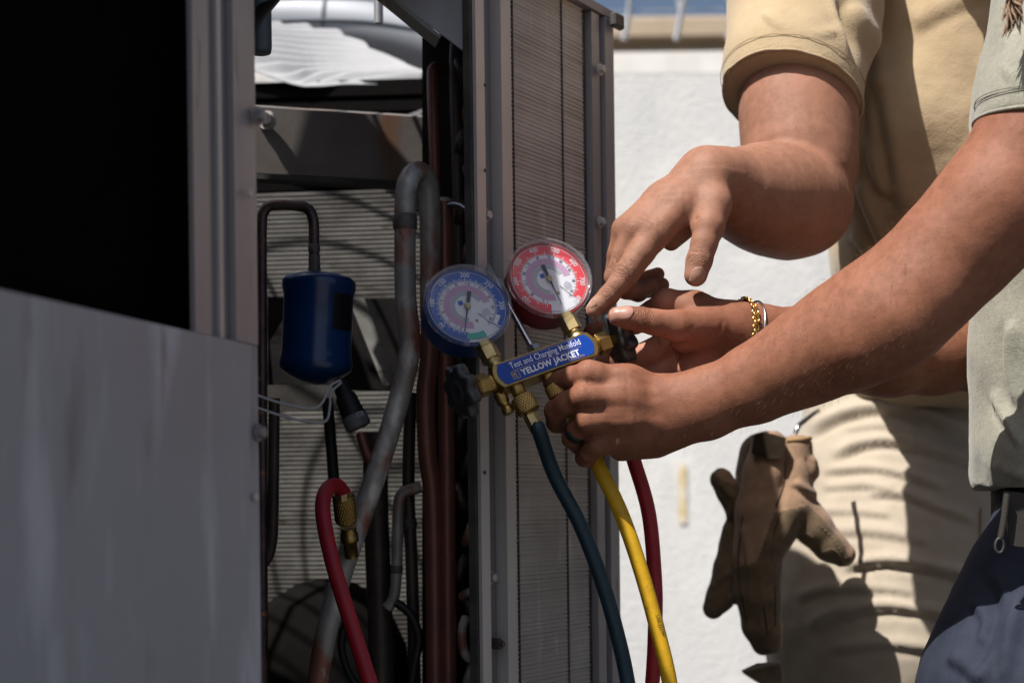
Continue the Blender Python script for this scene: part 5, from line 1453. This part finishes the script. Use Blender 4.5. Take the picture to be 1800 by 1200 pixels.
mat('arm_hair_light', (0.22, 0.12, 0.06), 0.45); m.build('arm_hair', MATS['arm_hair_light'], sage, kind='stuff')

# sage shirt
G_trunk = px([(1915, -20, 90, 160), (1905, 200, 90, 172), (1898, 420, 85, 170), (1893, 620, 85, 168), (1888, 800, 85, 160), (1890, 850, 85, 158)], 1.22) + px([(2060, -20, 110, 170), (2060, 820, 110, 190)], 1.22)
G_sleeve = px([(1990, -80, -60, 140), (1935, 40, -78, 132), (1868, 180, -94, 124), (1846, 232, -94, 122)], BC) 
G_bl = px([(1800, 792, 45, 58), (1840, 815, 20, 66), (1920, 820, 10, 70)], 1.22)
gh_n = unit(np.array([-0.14, 0.02, -1.0])); gh_p = P(1800, 217, 1.12)
gw_z = P(1800, 858, 1.25)[2]
def fG(p):
    s = np.maximum(field_cones(p, G_sleeve, .03), (p - gh_p) @ gh_n)
    t = smin(field_cones(p, G_trunk, .04), field_cones(p, G_bl, .02), .02)
    return np.maximum(smin(t, s, .012), gw_z - p[:, 2])
lo, hi = bounds(G_trunk, G_sleeve, G_bl)
vg2, qg2 = surface_nets(fG, lo, hi, 0.004); ng2 = mesh_normals(vg2, qg2)
dg_ = 0.0012 * noise3(vg2, 6, 41) + .0005 * noise3(vg2, 20, 42)
for pts, w, a in (([(1770, 560), (1765, 640), (1780, 720)], 12, .006), ([(1735, 690), (1760, 740), (1790, 790)], 10, .006), ([(1740, 820), (1765, 836), (1800, 842)], 9, .005), ([(1760, 120), (1780, 160), (1800, 180)], 9, .004), ([(1770, 90), (1785, 60), (1800, 30)], 8, .004)):
    fold_disp(vg2, ng2, dg_, pts, w, a)
_hd = np.abs((vg2 - gh_p) @ gh_n); _near = (field_cones(vg2, G_sleeve, .03) < .01) & (_hd < .05)
dg_ = np.where(_near, dg_ * sm01(_hd, .012, .045), dg_)
link_quads('t_shirt', vg2 + ng2 * dg_[:, None], qg2, MATS['shirt_sage'], sage)
fGl = lambda p: field_cones(p, G_sleeve, .03)
hem_ring(G_sleeve, gh_p, gh_n, -0.0014, -0.0004, .0016, sage, MATS['shirt_sage'], 'sleeve_hem', fGl)
hem_ring(G_sleeve, gh_p, gh_n, -0.0150, 0.0005, .00035, sage, MATS['thread_sage'], 'hem_stitch', fGl)
hem_ring(G_sleeve, gh_p, gh_n, -0.0172, 0.0005, .00035, sage, MATS['thread_sage'], 'hem_stitch', fGl)
# navy trousers
N_leg = px([(1925, 880, 90, 150), (1900, 1000, 60, 150), (1856, 1100, 40, 160), (1810, 1230, 20, 176), (1790, 1500, 20, 150), (1800, 2000, 60, 120), (1805, 2700, 90, 95)], 1.22)
N_leg2 = px([(2080, 900, 120, 165), (2080, 1250, 140, 170), (2080, 1900, 170, 130), (2080, 2500, 190, 95)], 1.22)
nz_ = P(1800, 880, 1.25)[2]
def fN(p):
    return np.maximum(np.maximum(smin(field_cones(p, N_leg, .04), field_cones(p, N_leg2, .04), .02), p[:, 2] - nz_), .09 - p[:, 2])
lo, hi = bounds(N_leg, N_leg2); lo[2] = .06; hi[2] = nz_ + .02
vn, qn = surface_nets(fN, lo, hi, 0.0045); nn2 = mesh_normals(vn, qn)
dn = 0.0014 * noise3(vn, 5, 51) + .0005 * noise3(vn, 16, 52)
for pts, w, a in (([(1700, 1060), (1722, 1090), (1712, 1130)], 12, .004), ([(1730, 1010), (1760, 1060), (1740, 1140), (1700, 1200)], 18, .005), ([(1660, 1160), (1690, 1180), (1720, 1210)], 16, .004), ([(1790, 1020), (1770, 1100), (1750, 1200)], 16, .005)):
    fold_disp(vn, nn2, dn, pts, w, a)
link_quads('trousers', vn + nn2 * dn[:, None], qn, MATS['trousers_navy'], sage)
m = MB(); m.lathe((P(1955, 872, 1.33)), (0, 0, 1), [(-.018, .104), (-.018, .108), (.018, .108), (.018, .104)], 48); m.build('belt', MATS['webbing'], sage)
e1 = P(1805, 2700, 1.31); boots(sage, [(e1[0], 1.31, math.radians(182)), (0.60, 1.42, math.radians(178))])
# hanging belt strap and hair
m = MB(); slab(m, [(1776, 958, 1.165), (1806, 962, 1.165), (1800, 866, 1.175), (1764, 862, 1.175)], .003); m.build('belt_strap', MATS['webbing'], sage)
hm = MB(); hm.lathe(gh + np.array([.02, 0, .01]), unit((.4, .05, 1)), [(-.06, .098), (0, .105), (.05, .097), (.088, .058), (.104, .001)], 28); hm.build('hair', MATS['hair_brown'], sage)
for i in range(46):
    a = RNG.uniform(-1, 1, 3); p0 = gh + np.array([-.02 + .03 * a[0], -.09 + .02 * a[1], -.02]); e = P(1780 + 20 * a[0], 34 + 36 * a[2], 1.07 + .012 * a[1])
    mid = P(1806 + 16 * a[0], -60, 1.085 + .01 * a[1])
    m = MB(); m.tube(spline([p0, mid, P(1786 + 16 * a[1], -6, 1.075), e], 5), [.0007] * 15 + [.0002], 5); m.build('hair_lock', MATS['hair_brown'], sage)

# ------------------------------------------------------------------ jewellery
mat('gold', (0.78, 0.50, 0.16), 0.22, 1.0)
mat('silver', (0.62, 0.62, 0.64), 0.25, 1.0)
mat('ring_black', (0.02, 0.019, 0.02), 0.5)
def wrist_ring(px_, off, lift, field, tilt, n=96, base=BB):
    """closed loop round the wrist of the gripping hand, lying on the skin"""
    c = P(px_, 585, base + .041); ax = unit(P(px_ + 60, 585 + tilt, base + .052) - P(px_ - 10, 585, base + .041))
    u = unit(np.cross(ax, (0, 1, 0))); w = np.cross(ax, u); pts = []
    for k in range(n):
        a = 2 * math.pi * k / n; d = u * math.cos(a) + w * math.sin(a); ts = np.linspace(.004, .09, 260)
        f = field(c + ts[:, None] * d); i = np.argmax(f > lift) if (f > lift).any() else len(ts) - 1
        pts.append(c + d * ts[i] + ax * off)
    for _ in range(6): pts = [(pts[k - 1] + pts[k] * 2 + pts[(k + 1) % n]) / 4 for k in range(n)]
    return pts
lp_ = wrist_ring(1304, 0, .0022, fB, 12)
gb = thing('gold_bracelet', lp_[0], 'gold link chain bracelet on the wrist of the gripping hand', 'bracelet')
cum = np.concatenate([[0], np.cumsum([np.linalg.norm(lp_[(i + 1) % len(lp_)] - lp_[i]) for i in range(len(lp_))])])
NL = int(cum[-1] / .0040)
for i in range(NL):
    s = cum[-1] * i / NL; j = min(np.searchsorted(cum, s, 'right') - 1, len(lp_) - 1); f = (s - cum[j]) / (cum[j + 1] - cum[j] + 1e-9)
    p = lp_[j] * (1 - f) + lp_[(j + 1) % len(lp_)] * f; t = unit(lp_[(j + 1) % len(lp_)] - lp_[j])
    nrm = field_normals(fB, p[None])[0]; nrm = unit(nrm - t * np.dot(nrm, t)); bt = np.cross(t, nrm)
    r0, r1 = (nrm, bt) if i % 2 else (unit(nrm + bt * .9), unit(bt - nrm * .9))
    pts = [p + t * .0033 * math.cos(a) + (bt if i % 2 else unit(bt * .8 + nrm * .5)) * .0030 * math.sin(a) for a in np.linspace(0, 2 * math.pi, 14, endpoint=False)]
    m = MB(); m.tube(pts, .00085, 6, closed=True); m.build('chain_link', MATS['gold'], gb)
lp2 = wrist_ring(1322, 0, .0015, fB, 16)
m = MB(); m.tube(lp2, .0011, 8, closed=True)
m.build('silver_bangle', MATS['silver'], None, 'thin silver bangle just behind the gold chain', 'bangle')
ra = C_ring[1][0] * .85 + C_ring[1][1] * .15; rax = unit(C_ring[1][1] - C_ring[0][0]); rr_ = PR(19.6, BC)
m = MB(); m.lathe(ra, rax, [(-.0042, rr_ * .97), (-.0044, rr_ * 1.04), (0, rr_ * 1.09), (.0044, rr_ * 1.04), (.0042, rr_ * .97)], 32); m.build('finger_ring', MATS['ring_black'], None, 'plain black band on the ring finger of the closed hand', 'ring')

# ------------------------------------------------------------------ gloves hanging from a snap hook
mat('glove_mesh', (0.37, 0.24, 0.16), 0.9, color2=(0.29, 0.185, 0.12), nscale=60, bump=0.3, bscale=400, sheen=.2, spec=.15)
mat('glove_suede', (0.19, 0.135, 0.082), 0.95, color2=(0.135, 0.093, 0.055), nscale=90, ndet=7, bump=0.5, bscale=450, bdist=.0008, sheen=.3, spec=.1)
mat('glove_cuff', (0.030, 0.022, 0.016), 0.9, color2=(0.045, 0.032, 0.022), nscale=70, bump=.4, bscale=300, spec=.1)
mat('glove_binding', (0.30, 0.19, 0.09), 0.85, bump=.3, bscale=500)
mat('glove_thread', (0.34, 0.27, 0.18), 0.9)
def glove(name, groups, base, label, suede, hole=None, parts_=None):
    o = thing(name, P(*groups[0][0][:2], base), label, 'glove', 'work gloves on the belt')
    cn = [px(gp, base) for gp in groups]
    def f(p):
        d = None
        for c in cn:
            e = field_cones(p, c, .006); d = e if d is None else smin(d, e, .005)
        if hole is not None:
            d = np.maximum(d, -field_cones(p, px(hole, base), .004))
        return d
    lo, hi = bounds(*cn); v, q = surface_nets(f, lo, hi, .0020); n = mesh_normals(v, q)
    pp = PROJ(v); d = .0005 * noise3(v, 12, 61, 2)
    mesh = (np.sin((pp[:, 0] * .8 + pp[:, 1]) * 0.62) * np.sin((pp[:, 0] * .8 - pp[:, 1]) * 0.62))
    sd = suede(pp, v, n)
    d += np.where(sd > .5, 0, .00028 * mesh) + .0006 * (sd > .5)
    for pts, w, a in (parts_ or []): fold_disp(v, n, d, pts, w, a)
    qm = (sd[q].mean(1) > .5).astype(int)
    link_quads('glove_body', v + n * d[:, None], q, [MATS['glove_mesh'], MATS['glove_suede']], o, matidx=qm)
    GF[name] = f
    return o
GF = {}
B1 = 1.68
def in_poly(pp, poly):
    x, y = pp[:, 0], pp[:, 1]; c = np.zeros(len(pp), bool); j = len(poly) - 1
    for i in range(len(poly)):
        xi, yi = poly[i]; xj, yj = poly[j]
        c ^= ((yi > y) != (yj > y)) & (x < (xj - xi) * (y - yi) / (yj - yi + 1e-9) + xi); j = i
    return c
def suede1(pp, v, n):
    s = in_poly(pp, [(1392, 895), (1420, 885), (1450, 915), (1480, 950), (1498, 985), (1470, 1000), (1430, 985), (1396, 952)]) | in_poly(pp, [(1280, 1000), (1330, 985), (1360, 900), (1400, 890), (1400, 960), (1375, 1010), (1370, 1180), (1260, 1180)])
    return (s | (n[:, 1] > .35)).astype(float)
g1 = glove('work_glove', [[(1352, 778, 0, 30), (1345, 830, 0, 37), (1335, 900, 0, 42), (1326, 980, 0, 38)], [(1400, 785, 2, 28), (1398, 830, 4, 34), (1385, 890, 2, 40), (1345, 950, 0, 42)],
           [(1320, 960, 2, 30), (1318, 1040, 4, 26), (1330, 1100, 6, 24), (1342, 1130, 8, 20)], [(1345, 960, -6, 30), (1345, 1050, -6, 26), (1352, 1105, -4, 22), (1358, 1130, -2, 17)], [(1330, 970, 18, 28), (1330, 1080, 20, 24)],
           [(1395, 880, 2, 34), (1430, 925, 4, 32), (1460, 958, 6, 28), (1482, 974, 6, 22)]], B1, 'tan and brown work glove hanging cuff up in front of the khaki thigh', suede1,
           hole=[(1345, 745, 0, 22), (1405, 752, 2, 22)], parts_=[([(1420, 800), (1432, 840), (1436, 860)], 8, .004), ([(1390, 850), (1420, 870), (1445, 880)], 9, .004), ([(1338, 960), (1342, 1040), (1346, 1110)], 6, -.002), ([(1300, 920), (1312, 1000), (1310, 1080)], 8, .003)])
m = MB(); ring = [P(x, y, B1 - .025) for x, y in ((1322, 796), (1326, 763), (1340, 759), (1362, 764), (1380, 770), (1379, 790), (1372, 806), (1350, 806))]
m.prism((0, 0, 0), (1, 0, 0), (0, 0, 1), [(p[0], p[2]) for p in ring], B1 - .0285, B1 - .016, un=(0, 1, 0)); m.build('cuff_tab', MATS['glove_cuff'], g1)
m = MB(); m.tube(spline([hit(GF['work_glove'], x, y, B1 - .05, B1 + .03) for x, y in ((1384, 774), (1398, 773), (1412, 772), (1424, 770))], 8), .0030, 8); m.build('cuff_binding', MATS['glove_binding'], g1)
for pts in ([(1398, 948), (1420, 962), (1432, 984), (1458, 996)], [(1448, 968), (1462, 964), (1474, 972), (1482, 988)], [(1440, 922), (1462, 944), (1478, 968), (1486, 990)], [(1404, 938), (1424, 938), (1432, 956)]):
    m = MB(); q = spline([P(x, y, B1) for x, y in pts], 8)
    for i, p in enumerate(q):
        if i % 2: continue
        uv = PROJ(p[None])[0]; h_ = hit(GF['work_glove'], uv[0], uv[1], B1 - .05, B1 + .03)
        m.box(h_ + np.array([0, -.0010, 0]), (.0010, 0, 0), (0, .0004, 0), (0, 0, .0004))
    m.build('stitching', MATS['glove_thread'], g1)
for pts in ([(1306, 905), (1298, 985), (1306, 1060), (1318, 1110)], [(1372, 900), (1356, 960), (1362, 1040), (1362, 1100)], [(1338, 985), (1341, 1050), (1350, 1120)], [(1380, 812), (1378, 850), (1364, 890)]):
    m = MB(); m.tube([hit(GF['work_glove'], *PROJ(p[None])[0], B1 - .05, B1 + .03) for p in spline([P(x, y, B1) for x, y in pts], 8)], .0009, 6); m.build('seam', MATS['glove_cuff'], g1)
def suede2(pp, v, n):
    return (~in_poly(pp, [(1250, 825), (1280, 822), (1300, 840), (1290, 850), (1262, 838)]) ).astype(float)
glove('work_glove', [[(1268, 842, 20, 20), (1282, 866, 20, 20), (1300, 890, 22, 28)], [(1340, 800, 40, 40), (1320, 900, 34, 38), (1296, 960, 26, 30)], [(1296, 940, 26, 26), (1282, 1000, 22, 26), (1266, 1050, 20, 23), (1254, 1068, 18, 18)], [(1305, 960, 34, 26), (1296, 1040, 34, 22)]],
      B1, 'brown suede work glove behind the other glove, two stubby fingers showing left', suede2, parts_=[([(1262, 850), (1274, 866), (1290, 884)], 6, .004), ([(1276, 940), (1290, 900), (1298, 880)], 7, .003), ([(1256, 1040), (1276, 1016), (1290, 1010)], 7, .003)])
ps = thing('hip_pouch', P(1345, 1190, 1.74), 'small brown cloth flap sticking out below the gloves', 'pouch')
m = MB(); m.hexa([P(1300, 1178, 1.71), P(1380, 1226, 1.73), P(1372, 1160, 1.74), P(1330, 1164, 1.48), P(1304, 1182, 1.74), P(1380, 1230, 1.77), P(1374, 1164, 1.77), P(1332, 1168, 1.75)]); fo = m.build('flap', MATS['glove_suede'], ps)
bv = fo.modifiers.new('soft', 'BEVEL'); bv.width = .004; bv.segments = 3
cb = thing('snap_hook', P(1425, 745, 1.675), 'silver snap hook clipping the gloves to the belt loop', 'snap hook')
m = MB(); m.tube(spline([P(1398, 762, 1.672), P(1404, 748, 1.675), P(1416, 738, 1.69), P(1430, 727, 1.72), P(1438, 722, 1.75)], 8), .0032, 10); m.build('hook_body', MATS['silver'], cb)
kc = thing('key_ring', P(1762, 885, 1.165), 'small dark key clip hanging at the belt of the sage-shirted person', 'key clip')
m = MB(); m.tube([P(1757, 958, 1.158) + np.array([.0035 * math.cos(a), -.001 * math.sin(a), .006 * math.sin(a)]) for a in np.linspace(0, 2 * math.pi, 20, endpoint=False)], .0011, 8, closed=True); m.build('clip_ring', MATS['dark_steel'], kc)
m = MB(); m.tube(pxpath([(1770, 868, 1.165), (1764, 915, 1.160), (1759, 944, 1.158)], n=5), .0028, 8); m.build('clip_cord', MATS['webbing'], kc)
